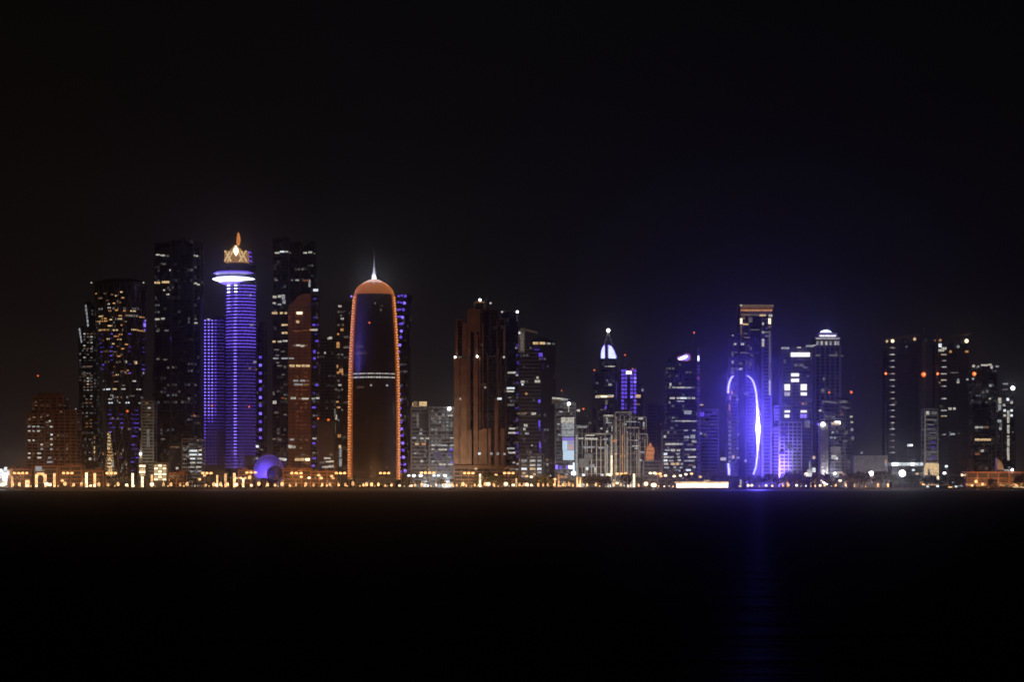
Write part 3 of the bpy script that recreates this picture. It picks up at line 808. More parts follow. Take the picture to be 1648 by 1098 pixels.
o.data.energy = 3e6; o.data.color = (.2, .14, 1); o.data.spot_size = R(34); o.data.spot_blend = 1; o.data.shadow_soft_size = 2  # added unseen spot imitates the violet tower's reflection on this wall
o.parent = t.e; o.location = (-210, -30, 110)
o.rotation_euler = (Vector((-22, 20, t.z(525))) - Vector(o.location)).to_track_quat('-Z', 'Y').to_euler()

t = Tower('twisted_tower', 'hourglass tower dotted with violet lights behind the orange edged tower', NOW, 2760, 648)
sc = t.D / F
mb = MB(); mb.lathe([(13 * sc, 0), (10 * sc, t.z(700)), (8 * sc, t.z(620)), (9 * sc, t.z(560)), (15 * sc, t.z(474))], gd, 8, (0, 16)); t.part('wall', mb)
mb = MB(); mb.lathe([(10 * sc, 0), (9 * sc, t.z(560)), (8 * sc, t.z(500))], gd, 4, (t.x(560), 16)); t.part('wing', mb)
for i in range(27):
    y = 476 + i * 11.3
    if y > 766: break
    f = (y - 570) / 96 if y < 570 else (max(0, y - 625) / 140)
    cxr = 641.5 + 10.5 * abs(f)
    for j, dx in enumerate((0, -6, -11)):
        x = cxr + dx * (.3 + .7 * abs(f))
        if j and abs(f) < .35 + .12 * j: continue
        o = t.lamp(x + random.uniform(-.6, .6), y + random.uniform(-1, 1), 2.5 if j == 0 else 1.9, ('B' if i % 2 else 'b') if j == 0 else 'b', -1, name='light')
t.lamp(565.5, 477, 1.8, 'B', -1, name='light')
t = Tower('grey_tower', 'dark tower with pale stacked windows right of the violet dotted hourglass', NOW, 2880, 650)
t.body('wall', 641, 659, 556, None, M_['dark'], gg, 0, 26, 3.8, .6, .3)
t.wins('645,580,5,w,7 645,590,4,w,4 645,600,5,e,7 645,612,5,w,10 645,622,5,e,6 641,543,4,w,6 641,552,4,e,4', 3)

# ================================================================ mid blocks
t = Tower('office_block', 'grey office block with an amber rooftop sign, left half', 'building', 2650, 675)
g = glass(cw=4, fh=4, frac=.28, col=(.9, .9, .8), s=.11, base=(.05, .05, .05))
t.body('wall', 662, 690, 656, None, M_['grey'], g, 0, 26, 4, 1.4, .4, fin=8)
t.box('sign_panel', 674.5, 687, 646.5, 654, E_['y'], -1.5, 0); t.box('sign_panel', 665, 672, 646, 656, E_['x'], -1.5, 0)
t.wins('665,651,3,y,5 666,705,6,e 679,706,5,w 688,706,6,w 671,715,6,y 682,715,7,a 687,726,4,x 668,730,4,e 679,743,4,w 668,744,4,x 677,698,5,e 672,677,3,d,22', 3)
t.box('window', 676, 689, 665, 690, M_['dark'], -.9, -.4)
t = Tower('office_block', 'wide grey office block with banded floors and white roof lamp', 'building', 2630, 711)
t.body('wall', 691.5, 730, 657, None, M_['grey'], glass(cw=4, fh=4, frac=.6, col=(.85, .9, .9), s=.13, base=(.06, .06, .06)), 0, 30, 4, 1.2, .4, fin=14)
t.lamp(723, 658, 3, 'S', -3, 1.2e4, (1, .97, .9))
t.wins('697,717,5,w 712,717,16,e 727,717,6,e 697,723,5,e 712,724,14,w 726,724,6,w 712,748,10,w 725,748,7,w 697,743,5,e 705,743,5,d 725,736,5,e 698,675,4,d,8 710,670,16,d 725,669,8,w 710,690,18,d,2 727,682,6,d,6 727,705,6,w,2', 2.6)
t.wins('726,724,6,b 726,734,3,v,7 727,745,4,b 706,754,4,v 713,754,4,v 722,730,2,v,8', 3, -1.5)
t.wins('712,675,12,d,1 704,734,13,p,12')

# ================================================================ brown stepped tower
t = Tower('brown_stepped_tower', 'brown stone stepped tower with tall dark recesses and white corner lamps', NOW, 2620, 785)
dk = glass(cw=2.6, fh=3.6, frac=.03, col=(1, .7, .5), s=.05, base=(.012, .012, .014))
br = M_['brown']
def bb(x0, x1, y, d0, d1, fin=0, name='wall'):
    return t.body(name, x0, x1, y, None, br if x0 < 776 else M_['brown_shade'], dk, d0, d1, 3.6, .35, .15, fin=fin, fw=1.2, side=1.6)  # right-hand blocks take a darker brown, painted as the unlit side
bb(735, 745, 516, 2, 30); bb(747, 754, 528, -2, 26)
bb(753, 756.5, 500, 6, 40); bb(765, 772, 500, 6, 40); bb(756.6, 764.9, 498, 16, 40, 4)
t.box('arch_wall', 753, 772, 498, 534, br, 2, 5.9)
bb(764, 780, 488, 14, 44); bb(776, 801, 500, 10, 46, 8)
bb(800, 813, 515, 2, 36); bb(785, 800, 575, -6, 6, 7)
bb(732, 739, 576, -8, 4, 4); bb(742, 752, 576, -8, 4, 4); bb(764, 772, 576, -6, 6); bb(806, 814, 576, -4, 6)
def pier(x0, x1, y0, y1, d): 
    return t.box('pier', x0, x1, y0, y1, br, d - 1.5, d)
for x0, x1, y in ((733, 737, 530), (744, 751, 520), (752, 756, 505), (765, 769, 538), (776, 778, 520), (800, 803, 560), (810, 813, 530), (732, 738, 577), (742, 752, 577), (762, 769, 577)):
    pier(x0, x1, y, 762, -9.6 if y > 570 else -5.5 if x0 < 772 else 1)
pier(752, 759, 692, 765, -8.5); pier(770, 776, 692, 765, -8); pier(786, 790, 690, 765, -8.5); pier(796, 801, 640, 765, -8.5); pier(806, 812, 690, 765, -8.5); pier(776, 784, 690, 765, -8.7)
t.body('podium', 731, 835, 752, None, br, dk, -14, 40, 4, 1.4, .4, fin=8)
mb = MB(); mb.lathe([(5 * .66, t.z(488, 14)), (5 * .66, t.z(484, 14)), (2, t.z(481, 14))], br, 12, (t.x(772, 20), 20)); t.part('turret', mb)
t.mast(772, 474, 483, .5, 15); t.mast(783, 476, 488, .4, 15)
mb = MB(); mb.bar((t.x(776), 14, t.z(486)), (t.x(786), 14, t.z(475)), .5, M_['metal']); t.part('roof_boom', mb)
t.lamp(772.5, 483, 2.3, 'S', 10); t.lamp(789.5, 488, 1.8, 'w', 8)
for x, y, k in ((732.5, 575, 'S'), (768, 574, 'S'), (811, 575, 'w')): t.lamp(x, y, 1.9, k, -10)
t.win(740, 575, 5, 2.4, 'd', -9); t.lamp(775, 555, 1.5, 'x', -3, name='lamp')
t.wins('742,642,5,w,3 804,642,7,c,3.6 781,624,3,e 765,730.5,4,e,4 771.5,730.5,4,c,4 791,730.5,4,e,4 801,730.5,4,e,4 812,731,4,e,3', 3, -10.5)

t = Tower('dark_tower', 'near black tower with two roof corner lamps behind the brown tower', NOW, 2720, 820)
t.body('wall', 807, 834, 503, None, M_['dark'], gd, 0, 34, 3.9, .5, .3)
t.lamp(808, 502, 1.9, 'w', -2); t.lamp(832.5, 502, 2.1, 'S', -2)
t.wins('822,600,10,w,3 828,600,4,w 822,625,13,c,3 821,630,13,w,3 822,652,11,d,4 824,690,10,w 824,697,12,w,3 822,722,12,e,3 824,729,12,w,3 832,604,4,e 820,640,6,d 831,560,4,e', 3)
t.wins('833,557,5,v,6 836,563,4,b,3 832,572,4,v 834,584,4,v,6 832,600,4,v 833,616,5,v 834,635,5,v 832,657,6,v 832,677,6,v 833,697,6,b 834,718,5,v,8 832,727,6,v 833,735,4,v,5', 3, -1.6)

t = Tower('violet_glass_tower', 'dark glass tower with floor bands, violet glints and pale angled fin', NOW, 2640, 866)
gf = glass(cw=3.4, fh=4.0, frac=.10, col=(.9, .9, 1), s=.07, base=(.018, .018, .028), rough=.3)
t.poly('wall', [(834, 771), (836, 568), (845, 568), (857, 545), (876, 543), (893, 549), (895, 771)], gf, 3, 34)
mb = MB(); k = 3
while k * 4 < t.z(560):
    z = k * 4; mb.box((t.x(836), 1.4, z), (t.x(894), 3.0, z + 1.3), M_['grey']); k += 1
t.part('floor_slabs', mb)
t.body('side_bay', 871, 894, 556, None, M_['dark'], gf, -2, 1.3, 4, .8, .3)
t.poly('angled_fin', [(834, 568), (834, 532), (840, 528), (845, 531), (845, 568)], M_['pale'], -1, 1); t.poly('roof_blade', [(839, 527), (865, 534), (866, 537), (845, 533)], M_['pale'], -1, 4)
t.box('light_strip', 837, 843, 536, 565, E_['d'], -1.6, -1.05)
t.lamp(836, 536, 1.8, 'c', -2)
t.wins('862,552.5,9,y,4 873,552.5,9,y,4 883,553,6,e,3 891,553.5,4,d,3', 3, -2.9)
t.wins('841,615,6,w,4 841,619,3,c 865,608,4,w,4 865,614,9,w,4 847,634,4,a,4 884,584,3,e,9 877,609,3,e,5 881,609,3,e,5 841,665,4,x 846,665,5,x 859,666,7,w,4 846,685,6,w,4 844,691,4,w,4 848,698,6,e 880,689,3,d,4 886,689,3,x,4 881,717,3,x,3 856,717,3,e 835,666,5,x 832,689,4,d', 3, 0.8)
t.wins('864,563,8,v,3 870,571,6,b,6 872,577,4,v,4 868,646,4,b,6 868,682,3,b,10 869,690,3,v,6 869,717,3,b,9 869,726,3,v,6 862,560,6,p,4 874,590,3,p,10 866,660,3,p,10 874,700,3,p,20', 3, -2.8)

t = Tower('lit_office', 'low office with a grid of pale lit windows before the violet glass tower', 'building', 2550, 856)
t.body('wall', 836, 875, 733, None, M_['grey'], M_['dark'], 0, 18, 4.2, 1.0, .4, fin=10)
for y, ks in ((736, ('', 'd', 'd')), (742, ('e', 'w', 'e')), (749, ('x', 'w', 'e')), (755, ('c', 'y', 'c')), (761, ('x', 'x', 'e')), (767, ('e', 'x', 'd'))):
    for x, k in zip((843.5, 857, 868), ks):
        if k: t.win(x, y, 9 if x < 860 else 7, 3.6, k)
t.wins('881,741,4,x,4 881,748,3,e,4 827,745,4,e 833,747,4,e 824,755,9,d 832,756,4,e', 3, 0)

t = Tower('billboard_block', 'grey block carrying a glowing pale blue video screen and curved roof light', 'building', 2600, 909)
t.body('wall', 894, 926, 650, None, M_['grey'], glass(cw=3.5, fh=3.8, frac=.5, col=(.9, .9, .85), s=.09, base=(.05, .05, .05)), 2, 26, 3.8, 1.2, .4)
mb = MB(); mb.lathe([(15 * .65, t.z(650)), (15 * .65, t.z(643)), (13 * .65, t.z(641))], M_['pale'], 24, (t.x(903), 14)); t.part('rotunda', mb)
for i in range(8): rounded_win(t, 891 + i * 3.0, 640.5 + i * .35, 3, 3, 'w' if i < 6 else 'e', lambda y: (15.5, 903), 14, 'roof_light')
t.lamp(915.5, 650, 2.8, 'S', -2, 5e3, (1, .95, .85)); t.box('light_strip', 914.5, 916, 653, 664, E_['w'], -1, 0)
t.box('panel', 903, 924, 672, 681, E_['w'], -.6, 1.6); t.box('panel', 904, 924, 681.5, 692, E_['e'], -.6, 1.6); t.box('panel', 904, 924, 693, 703, E_['e'], -.6, 1.6)
fr = t.box('video_screen', 903, 925, 704, 742, M_['dark'], -1.6, 1.6)
sm = emit('screen_pale_blue', (.52, .70, .88), 1.0); sv = emit('screen_violet', (.26, .19, .75), .9); so = emit('screen_orange', (.9, .42, .12), .8); sg = emit('screen_grey', (.42, .40, .55), .9)
def scr(x0, x1, y0, y1, m):
    return t.box('screen_image', x0, x1, y0, y1, m, -2.0, -1.65, fr)
scr(905, 924, 704.5, 709.5, sv); scr(905.3, 913, 709.8, 725, sm); scr(906, 924, 725.3, 741, sm); scr(913.2, 924, 709.8, 725, sg)
for a, b, y in ((914, 923, 712.5), (914, 921, 717), (915, 923, 721.5)):
    t.box('screen_text', a, b, y, y + 1.5, so if y > 715 else sv, -2.35, -2.05, fr)
t.wins('896,752,4,B,7 902,753,4,b,5 909,752,4,p,6 917,752,9,L,5 913,752,4,b,6', 5, -1)
t.wins('899,683,4,e 900,700,4,e 903,663,6,e 910,740,4,d 902,761,8,d 912,764,5,e')
for x, y0, k in ((922, 745, 's'), (926.5, 700, 'e')): t.box('light_strip', x, x + 2.6, y0, 766, E_[k], -1.6, -.8)
t.lamp(904, 629, 1, 'r', 2, name='beacon'); t.mast(904, 630, 641, .5)
t.win(923, 762, 7, 5, 'S', -1.5)

# ================================================================ right half
t = Tower('lantern_tower', 'dark tower with two glowing arched panels under a white tipped spire', NOW, 2680, 976)
gq = glass(cw=3.2, fh=3.8, frac=.10, col=(.8, .85, 1), s=.06, base=(.018, .018, .026))
t.body('wall', 955, 993, 601, None, M_['dark'], gq, 0, 34, 3.8, .7, .3, fin=9)
t.body('wall', 966, 993, 578, 600, M_['dark'], gq, 2, 26, 3.8, .7, .3)
for pts, in (([(967.3, 577), (968, 565), (970.5, 558.5), (973, 556), (973.3, 577)],), ([(979.6, 577), (979.6, 556.5), (984, 558), (988, 565), (991.8, 577)],)):
    t.poly('arched_panel', pts, E_['l'], 1, 2.5)
    c = sum(p[0] for p in pts) / len(pts)
    t.poly('panel_edge', [(c + (a - c) * 1.28, 578 + (b - 578) * 1.08) for a, b in pts], E_['B'], 2.6, 4)
mb = MB()
for x in (972, 986):
    mb.bar((t.x(x, 8), 8, t.z(556, 8)), (t.x(979, 8), 8, t.z(533, 8)), 1.0, M_['pale'])
for y in (540, 547): mb.bar((t.x(972 + (556 - y) * .3, 8), 8, t.z(y, 8)), (t.x(986 - (556 - y) * .3, 8), 8, t.z(y, 8)), .6, M_['pale'])
t.part('spire_frame', mb)
t.lamp(979, 532, 3.0, 'S', 6, 3e3, (1, .97, .9))
t.wins('975,590,3,e,1.6 984,590,12,w,2 961,617,4,d 982,619,6,e,4 976,612,4,d 968,660,5,d 976,648,4,d,8', 3)
mb = MB(); mb.lathe([(18.5 * .68, t.z(640)), (18.5 * .68, t.z(636.5))], E_['y'], 30, (t.x(973), 8), R(-75), R(75), cap=False); t.part('balcony_light', mb)
t.wins('962,639.5,8,w,2.6 972,638.5,10,Z,3 983,637,10,w,2.6', 3, -5)
t.wins('992,627,2,v,26 975,656,3,b,5 974,610,3,p,16 984,610,3,p,16 988,600,2,p,20 988,660,2,p,20 956,610,2,p,20', 3, -1)
t.lamp(956.5, 596, 1.5, 'r', -2, name='beacon'); t.mast(956.5, 597, 602, .5, 1)

t = Tower('violet_window_tower', 'tower with two columns of violet window squares right of the spired tower', NOW, 2740, 1013)
t.body('wall', 999, 1027, 594, None, M_['dark'], M_['dark'], 0, 28, 3.9, .5, .3)
for y in range(597, 665, 6):
    for i, x in enumerate((1002, 1007, 1016.5, 1022)):
        k = 'b' if (y < 640 or i in (0, 3)) else 'v'
        if (i == 1 and 640 < y < 648) or (i == 2 and 644 < y < 655): k = 'p'
        t.win(x, y, 4.2, 4.2, 'B' if k == 'b' and y > 606 and random.random() < .12 else k)
t.wins('1013,600,7,Z,5 1010,600,4,S,4', 5, -3)
t.mast(1006, 571, 594, .6, 8); t.lamp(1006, 571.5, 1.5, 'r', 6, name='beacon'); t.lamp(1018.5, 594, 1.3, 'r', -1, name='beacon')
t.body('side_block', 1028, 1034, 620, None, M_['dark'], gq, 4, 24, 3.9, .5, .3)
t.wins('1027,638,8,y,5 1027,651,6,x,3 1034,628,3,e,4', 4, -3)

gdx = glass(cw=2.6, fh=3.6, frac=.16, col=(1, .9, .7), s=.07, base=(.03, .03, .035))
stone = mat('pale_limestone', (.45, .42, .36), .8)
def deco(t, x0, x1, y, d0, d1, piers, h=1.6, top=None):
    t.body('wall', x0, x1, y, None, stone, gdx, d0, d1, 7.2, .4, .1, side=1.2)
    for p in piers:
        t.box('pier', p - h / 2, p + h / 2, y + random.uniform(2, 8), 768, stone, d0 - 1.6, d0 - .6)
t = Tower('stepped_block', 'pale stepped block with slender piers at the foot of the lantern tower', 'building', 2600, 945)
deco(t, 927, 947, 687, 4, 28, (930, 937, 944)); deco(t, 942, 974, 700, -4, 26, (945, 952, 960, 967))
t.body('wall', 929, 945, 658, 687, M_['dark'], gdx, 12, 30, 3.6, .6, .3)
t.wins('937,688,15,e,2 950,701,14,w,2 952,706.5,20,w,3 975,707,8,e 935,706,8,w,2 948,720,18,e,3 968,721,10,e,3 932,661,3,w,4 949,681,3,d 968,690,4,e', 3, -5.5)
mb = MB(); mb.lathe([(5 * .66, 0), (5 * .66, 4)], stone, 16, (t.x(951), -8)); t.part('porch', mb)
t.wins('945,752,4,c,10 953,750,7,e,5 958,757,4,w,10 940,745,16,d,14 947,735,14,d,10', 3, -7)
t.lamp(929.5, 661, 1.8, 'w', 8); t.lamp(939, 658.5, 1.7, 'r', 8, name='beacon')

t = Tower('stepped_tower', 'broad stepped stone tower striped by floodlit piers between spired and curved towers', NOW, 2620, 1000)
deco(t, 972, 992, 672, 8, 36, (974, 980, 988)); deco(t, 990, 1016, 665, 0, 40, (992, 998, 1005, 1013), 2.2); deco(t, 1014, 1040, 673, 6, 34, (1016, 1022, 1030, 1037))
t.body('wall', 962, 980, 663, 700, M_['grey'], gdx, 14, 34, 3.6, .6, .3); deco(t, 966, 984, 700, -6, 6, (970, 976, 982)); deco(t, 1008, 1028, 690, -6, 4, (1010, 1015, 1025)); deco(t, 1026, 1042, 700, -3, 5, (1030, 1038))
t.poly('gable', [(996, 665), (998, 660), (1014, 660), (1018, 665)], stone, 4, 20)
t.wins('979,669,16,w,1.8 977,676,3,e,8 980,681,10,e,1.8 985,690,2,e,10 977,695,4,w,4 1006,683,5,e 1016,679,16,e,1.6 1031,674,8,w,3 1036,683,3,e,8 1002,668,3,d 1009,702,4,o 989,710,4,r,2.4 991,705,6,x 997,693,5,x 1022,709,7,e 1022,718,9,w,2 1024,722,6,e 1022,728,8,x,2 1031,741,4,e,4 1019,709,6,x 991,731,4,y 991,750,4,y 1030,712,4,d 1034,728,6,e 1026,741,5,d 1005,734,3,a 999,734,3,a 985,725,3,d 1036,690,5,x 1012,667,4,d 1028,680,4,d', 2.6, -7.5)
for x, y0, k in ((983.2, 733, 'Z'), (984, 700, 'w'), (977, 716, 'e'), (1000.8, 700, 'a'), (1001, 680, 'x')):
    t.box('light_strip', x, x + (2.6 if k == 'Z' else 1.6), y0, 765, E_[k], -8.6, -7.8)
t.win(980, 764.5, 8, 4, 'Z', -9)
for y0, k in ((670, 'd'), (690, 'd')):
    for x in (997, 1007, 1014, 1021): t.box('light_strip', x, x + .9, y0 - 4, 760, E_[k], -8.0, -7.4)  # floodlight on the piers put into dim glowing strips

t = Tower('slab_tower', 'plain blue-grey slab tower behind the orange lit spire panel', NOW, 2860, 1058)
t.body('wall', 1043, 1058, 650, None, M_['grey'], M_['dark'], 0, 24, 3.8, .9); t.body('wall', 1058.5, 1072, 655, None, M_['dark'], M_['dark'], -2, 24, 3.8, .9)
t.lamp(1063, 683, 1.3, 'x', -3, name='lamp')
t = Tower('pagoda_sign_block', 'low block carrying an orange illuminated spire shaped panel', 'building', 2600, 1046)
t.body('wall', 1036, 1062, 744, None, M_['grey'], gdx, 0, 14, 4, 1)
t.poly('lit_panel', [(1039, 741), (1040, 726), (1041, 720), (1044, 718), (1045, 714), (1046.5, 712), (1048, 714), (1050, 719), (1053, 721), (1054, 729), (1052.5, 731), (1052.5, 741)], emit('panel_orange', (1, .30, .06), .42, .35, .5), -3, -1.6)
mb = MB()
for x in (1041, 1051): mb.box((t.x(x) - .3, -1.5, t.z(744)), (t.x(x) + .3, -1.1, t.z(722)), M_['metal'])
for x in (1041, 1051): mb.bar((t.x(x), -1.3, t.z(735)), (t.x(x), 6, t.z(744)), .4, M_['metal'])
t.part('panel_frame', mb)
for y in (722, 729, 735): t.box('panel_band', 1040.5, 1052, y, y + 1.3, E_['a'], -3.4, -3.1)

# curved top tower
t = Tower('curved_top_tower', 'dark tower with quarter round top, glowing emblem and violet right edge', NOW, 2600, 1097)
gc = glass(cw=3.6, fh=4.0, frac=.14, col=(.9, .95, .85), s=.10, base=(.016, .016, .03))
t.poly('wall', [(1073, 771), (1073, 588), (1076, 580), (1081, 573), (1088, 567), (1096, 564), (1106, 562.5), (1121, 562), (1121, 771)], gc, 0, 34)
mb = MB(); k = 4
while k * 4 < t.z(592): mb.box((t.x(1072.6), -.5, k * 4), (t.x(1121.3), 34.4, k * 4 + .7), M_['dark']); k += 1
t.part('floor_slabs', mb)
t.body('wall', 1066, 1100, 694, None, M_['grey'], gc, -12, -.7, 4.0, .9, .3, fin=12)
mb = MB(); mb.lathe([(2.2 * .66, 0), (2.2 * .66, t.z(560))], mat('edge_tube', (.3, .3, .4), .4), 14, (t.x(1124), -2)); t.part('edge_tube', mb)
for i in range(34):
    y = 568 + i * 5.9
    t.win(1124, y, 4, 3, 'v' if i % 3 else 'p', -4.3, 'edge_light')
t.win(1124, 577, 2.4, 8, 'L', -4.9, 'edge_light'); t.lamp(1124, 609, 1.0, 'r', -5, name='beacon')
t.mast(1117, 536, 562, .7, 10); t.lamp(1117, 535.5, 1.6, 'r', 8, name='beacon')
# emblem: white swoosh on violet cloud with rust edge
for pts, k, d in (([(1089, 574), (1093, 572), (1100, 571), (1104, 568), (1110, 569), (1112, 573), (1112, 580), (1106, 582), (1092, 581), (1089, 578)], 'o', -1.2),
                  ([(1090, 575.5), (1098, 572.5), (1104, 570), (1109, 571.5), (1110, 578), (1105, 580.5), (1093, 580)], 'B', -1.8),
                  ([(1091, 577.5), (1097, 574.5), (1102, 572.5), (1106, 572), (1107, 574.5), (1104, 577), (1098, 579), (1093, 579.3)], 'L', -2.4)):
    t.poly('emblem', pts, E_[k], d, d + .5)
t.wins('1079,619,3,w,5 1086,624,7,e 1096,624,12,w,2.6 1107,624,12,e 1116,624,4,d 1082,641,8,w,3 1092,641,6,w,3 1099,641,12,c,3 1109,641,6,e,3 1116,641,5,w,3 1095,646,12,e,2 1107,664,12,e,6 1082,678,4,d 1092,678,12,e,2 1105,678,14,w,2 1117,678,8,e,2 1081,689,5,d,3 1092,694,12,w,4 1104,693,6,e 1117,693,5,e,3 1094,700,14,e,3 1104,704,10,e,4 1115,703,8,e,6 1117,711,8,e,4 1105,709,6,d 1111,716,10,d,3 1108,724,12,e,3 1117,724,6,w,3 1105,732,10,d 1112,736,10,w,3 1118,736,5,w,3 1106,742,10,e 1113,742,10,e,3 1112,749,8,x,3 1117,752,5,e,4 1108,757,8,c,3 1102,757,4,d', 2.6, -1.2)
t.wins('1070,703,4,w,4 1075,715,8,w,3 1086,715,14,w,3 1096,715,6,e,3 1074,725,8,e,3 1083,725,7,w,4 1092,725,6,w,3 1071,731,6,c,3.6 1091,731,5,e,3 1072,736,7,w,3 1080,736,8,e,3 1092,736,5,e,3 1071,741.5,6,c,3.6 1080,742,7,e,3 1093,741,5,w,3 1072,747,7,w,3.4 1082.5,747,6,y,3.6 1090,747,6,y,3.6 1097,747,4,e,3.4 1073,753,7,e,3 1086,753,4,e,3 1096,753,5,e,3 1077,758,6,d,3 1090,758,10,e,3', 2.8, -13.2)
t.wins('1092,606,3,p,14 1099,610,3,p,12 1086,612,3,p,8', 3, -1.2)

t = Tower('violet_lowrise', 'low violet tinted office block left of the glowing oval tower', 'building', 2700, 1140)
t.body('wall', 1127.5, 1156, 660, None, M_['grey'], gq, 0, 24, 3.8, 1.4, .4, fin=10)
t.wins('1130,667,7,b,7 1139,668,6,v,5 1150,664,8,v,7 1146,683,3,d,3 1129,652,6,y,2 1128,698,3,e,4 1135,700,4,d,5 1133,690,10,v,2', 3)
t.win(1129, 652, 6, 2.2, 'x')

# oval tower with LED outline
t = Tower('oval_tower', 'tower with glowing violet-white curved light lines on both edges', NOW, 2590, 1196)
gz = glass(cw=2.8, fh=3.7, frac=.14, col=(.9, .85, 1), s=.05, base=(.06, .06, .08), rough=.4)
t.body('wall', 1176, 1187, 545, None, M_['grey'], gz, 3, 30, 3.7, .8, .3)
t.body('wall', 1187.5, 1200, 556, None, M_['dark'], M_['dark'], 10, 34, 3.7, .6, .3)
t.body('wall', 1200.5, 1212, 552, 610, M_['grey'], gz, 4, 30, 3.7, .8, .3)
t.poly('wall', [(1201, 771), (1201, 606), (1206, 607), (1211, 613), (1215, 624), (1218, 645), (1219, 690), (1217, 740), (1213, 771)], gz, 2, 28)
t.poly('wall', [(1172, 771), (1169.5, 720), (1170, 640), (1171.5, 622), (1175, 610), (1180, 605), (1180, 771)], gz, 4, 26)
mb = MB(); k = 3
while k * 3.7 < t.z(612): mb.box((t.x(1201.5), 1.2, k * 3.7), (t.x(1215), 1.95, k * 3.7 + 1.2), M_['grey']); mb.box((t.x(1173), 3.0, k * 3.7), (t.x(1186), 3.95, k * 3.7 + 1.2), M_['grey']); k += 1
t.part('floor_slabs', mb)
def led(pts, w, name='led_line', d=-1.5, k='L', core=None):
    mb = MB()
    for (a, b), (c, e), w0, w1 in zip(pts, pts[1:], w, w[1:]):
        p0, p1 = (t.x(a, d), d, t.z(b, d)), (t.x(c, d), d, t.z(e, d))
        mb.prism([(p0[0] - w0, p0[2]), (p0[0] + w0, p0[2] + .001), (p1[0] + w1, p1[2] - .05), (p1[0] - w1, p1[2] - .05)], d - .6, d, E_[k])
    return t.part(name, mb)
rp = [(1203, 605), (1207, 607.5), (1211.5, 613), (1214.5, 621), (1217, 633), (1218.2, 648), (1219.3, 665), (1220, 690), (1220, 712), (1218.6, 735), (1216.6, 752), (1212.5, 764)]
w_ = [.4, .42, .45, .48, .5, .6, .9, 1.3, .9, .6, .5, .4]
lp = [(1180, 605), (1176, 610), (1173.5, 617), (1172, 625), (1171.7, 633)]; bp = [(1172, 746), (1173, 756), (1173.3, 765)]
led(rp, w_, d=-2.2, k='l'); led(rp, [q + .85 for q in w_], 'led_halo', -1.0, 'B')  # wide violet strips painted as the halo round the lines
led([(1218.8, 655), (1219.3, 668), (1220, 690), (1220, 708), (1219, 726)], [.2, 1.0, 2.5, 1.2, .2], 'led_core', -3.0, 'S')
led(lp, [.5] * 5, d=-2.2, k='l'); led(lp, [1.4, 1.5, 1.5, 1.5, 1.3], 'led_halo', -1.0, 'B')
led(bp, [.6, .7, .5], d=-2.2, k='l'); led(bp, [1.7, 1.8, 1.5], 'led_halo', -1.0, 'B')
for (a, b), e in zip(rp, (3e4, 3e4, 4e4, 6e4, 8e4, 1.5e5, 3.2e5, 6e5, 3.0e5, 1.0e5, 6e4, 4e4)):
    point_light(t.e, (t.x(a + 2), -14, t.z(b)), e * OVAL * .16, (.12, .08, 1), 3, 'led_glow')
    out_light(t.e, (t.x(a), -4, t.z(b)), e * OVAL * 1.7, (.12, .075, 1), 2, 165, 'led_glow')
for a, b in ((1177, 609), (1173, 622), (1172, 632), (1173, 756)):
    point_light(t.e, (t.x(a - 2), -9, t.z(b)), 3e4 * OVAL, (.12, .08, 1), 2, 'led_glow')
    out_light(t.e, (t.x(a), -4, t.z(b)), 1e5 * OVAL * .5, (.12, .075, 1), 2, 165, 'led_glow')
t.wins('1183,554,4,w,3.4 1195,554,5,w,3.4 1179,570,2.6,d,8 1179,583,3,e,5 1192,585,5,d,5 1202,583,3,d,4 1179,596,3,d,10 1192,594,6,e,4 1186,594,3,d 1200,568,10,d,2 1208,561,3,d,4 1210,572,3,d,4 1208,586,3,d,6 1196,568,10,d,2', 3, -.2)
t.wins('1178,632,3,a,5 1175,641,2,a,6 1174,656,2,a,10 1175,668,2,o,8 1183,636,5,d,4 1187,643,3,e,3 1201,634,6,d,5 1188,678,3,d,4 1188,700,3,e,3 1187,722,3,e,3 1202,650,2,v,24 1202,690,2,v,24 1206,670,3,v,4 1206,694,3,v,4 1200,742,3,w,4 1180,736,4,y,5 1164,739,9,w,5,3 1188,737,5,e,3', 3, -1)
for y in range(680, 765, 7): t.win(1174.5, y, 4, 2.6, 'e', -1.2); t.win(1181, y + 3, 3, 2.4, 'd', -1.2)
t.lamp(1179.5, 540, 1.6, 'e', 2)

t = Tower('portal_tower', 'tall tower with an amber lit portal top behind the glowing oval tower', NOW, 2680, 1217)
gp = glass(cw=3.2, fh=3.9, frac=.08, col=(.8, .8, 1), s=.05, base=(.025, .025, .04))
t.body('wall', 1192, 1206, 505, None, M_['grey'], gp, 0, 30, 3.9, .9, .3, side=2.5)
t.body('wall', 1227, 1241, 505, None, M_['grey'], gp, 0, 30, 3.9, .9, .3, side=2.5)
t.body('wall', 1206.5, 1226.5, 531, None, M_['dark'], M_['dark'], 8, 30, 3.9, .5, .3)
t.body('wall', 1207, 1226, 510, 530, M_['dark'], M_['dark'], 14, 28, 3.9, .5, .3)
t.poly('cornice', [(1191, 505), (1192, 500), (1190, 490), (1246, 490), (1243, 500), (1241, 505)], M_['pale'], -4, 34)
for y, k, x0, x1, h in ((491.8, 'x', 1191, 1245, 2.2), (494.4, 'x', 1191, 1245, 1.2), (499.5, 'a', 1192, 1243, 2.6), (497.5, 'o', 1192, 1243, 2)):
    t.win((x0 + x1) / 2, y, x1 - x0, h, k, -5.2, 'cornice_light')
t.lamp(1192.5, 491.5, 1.7, 'w', -6)
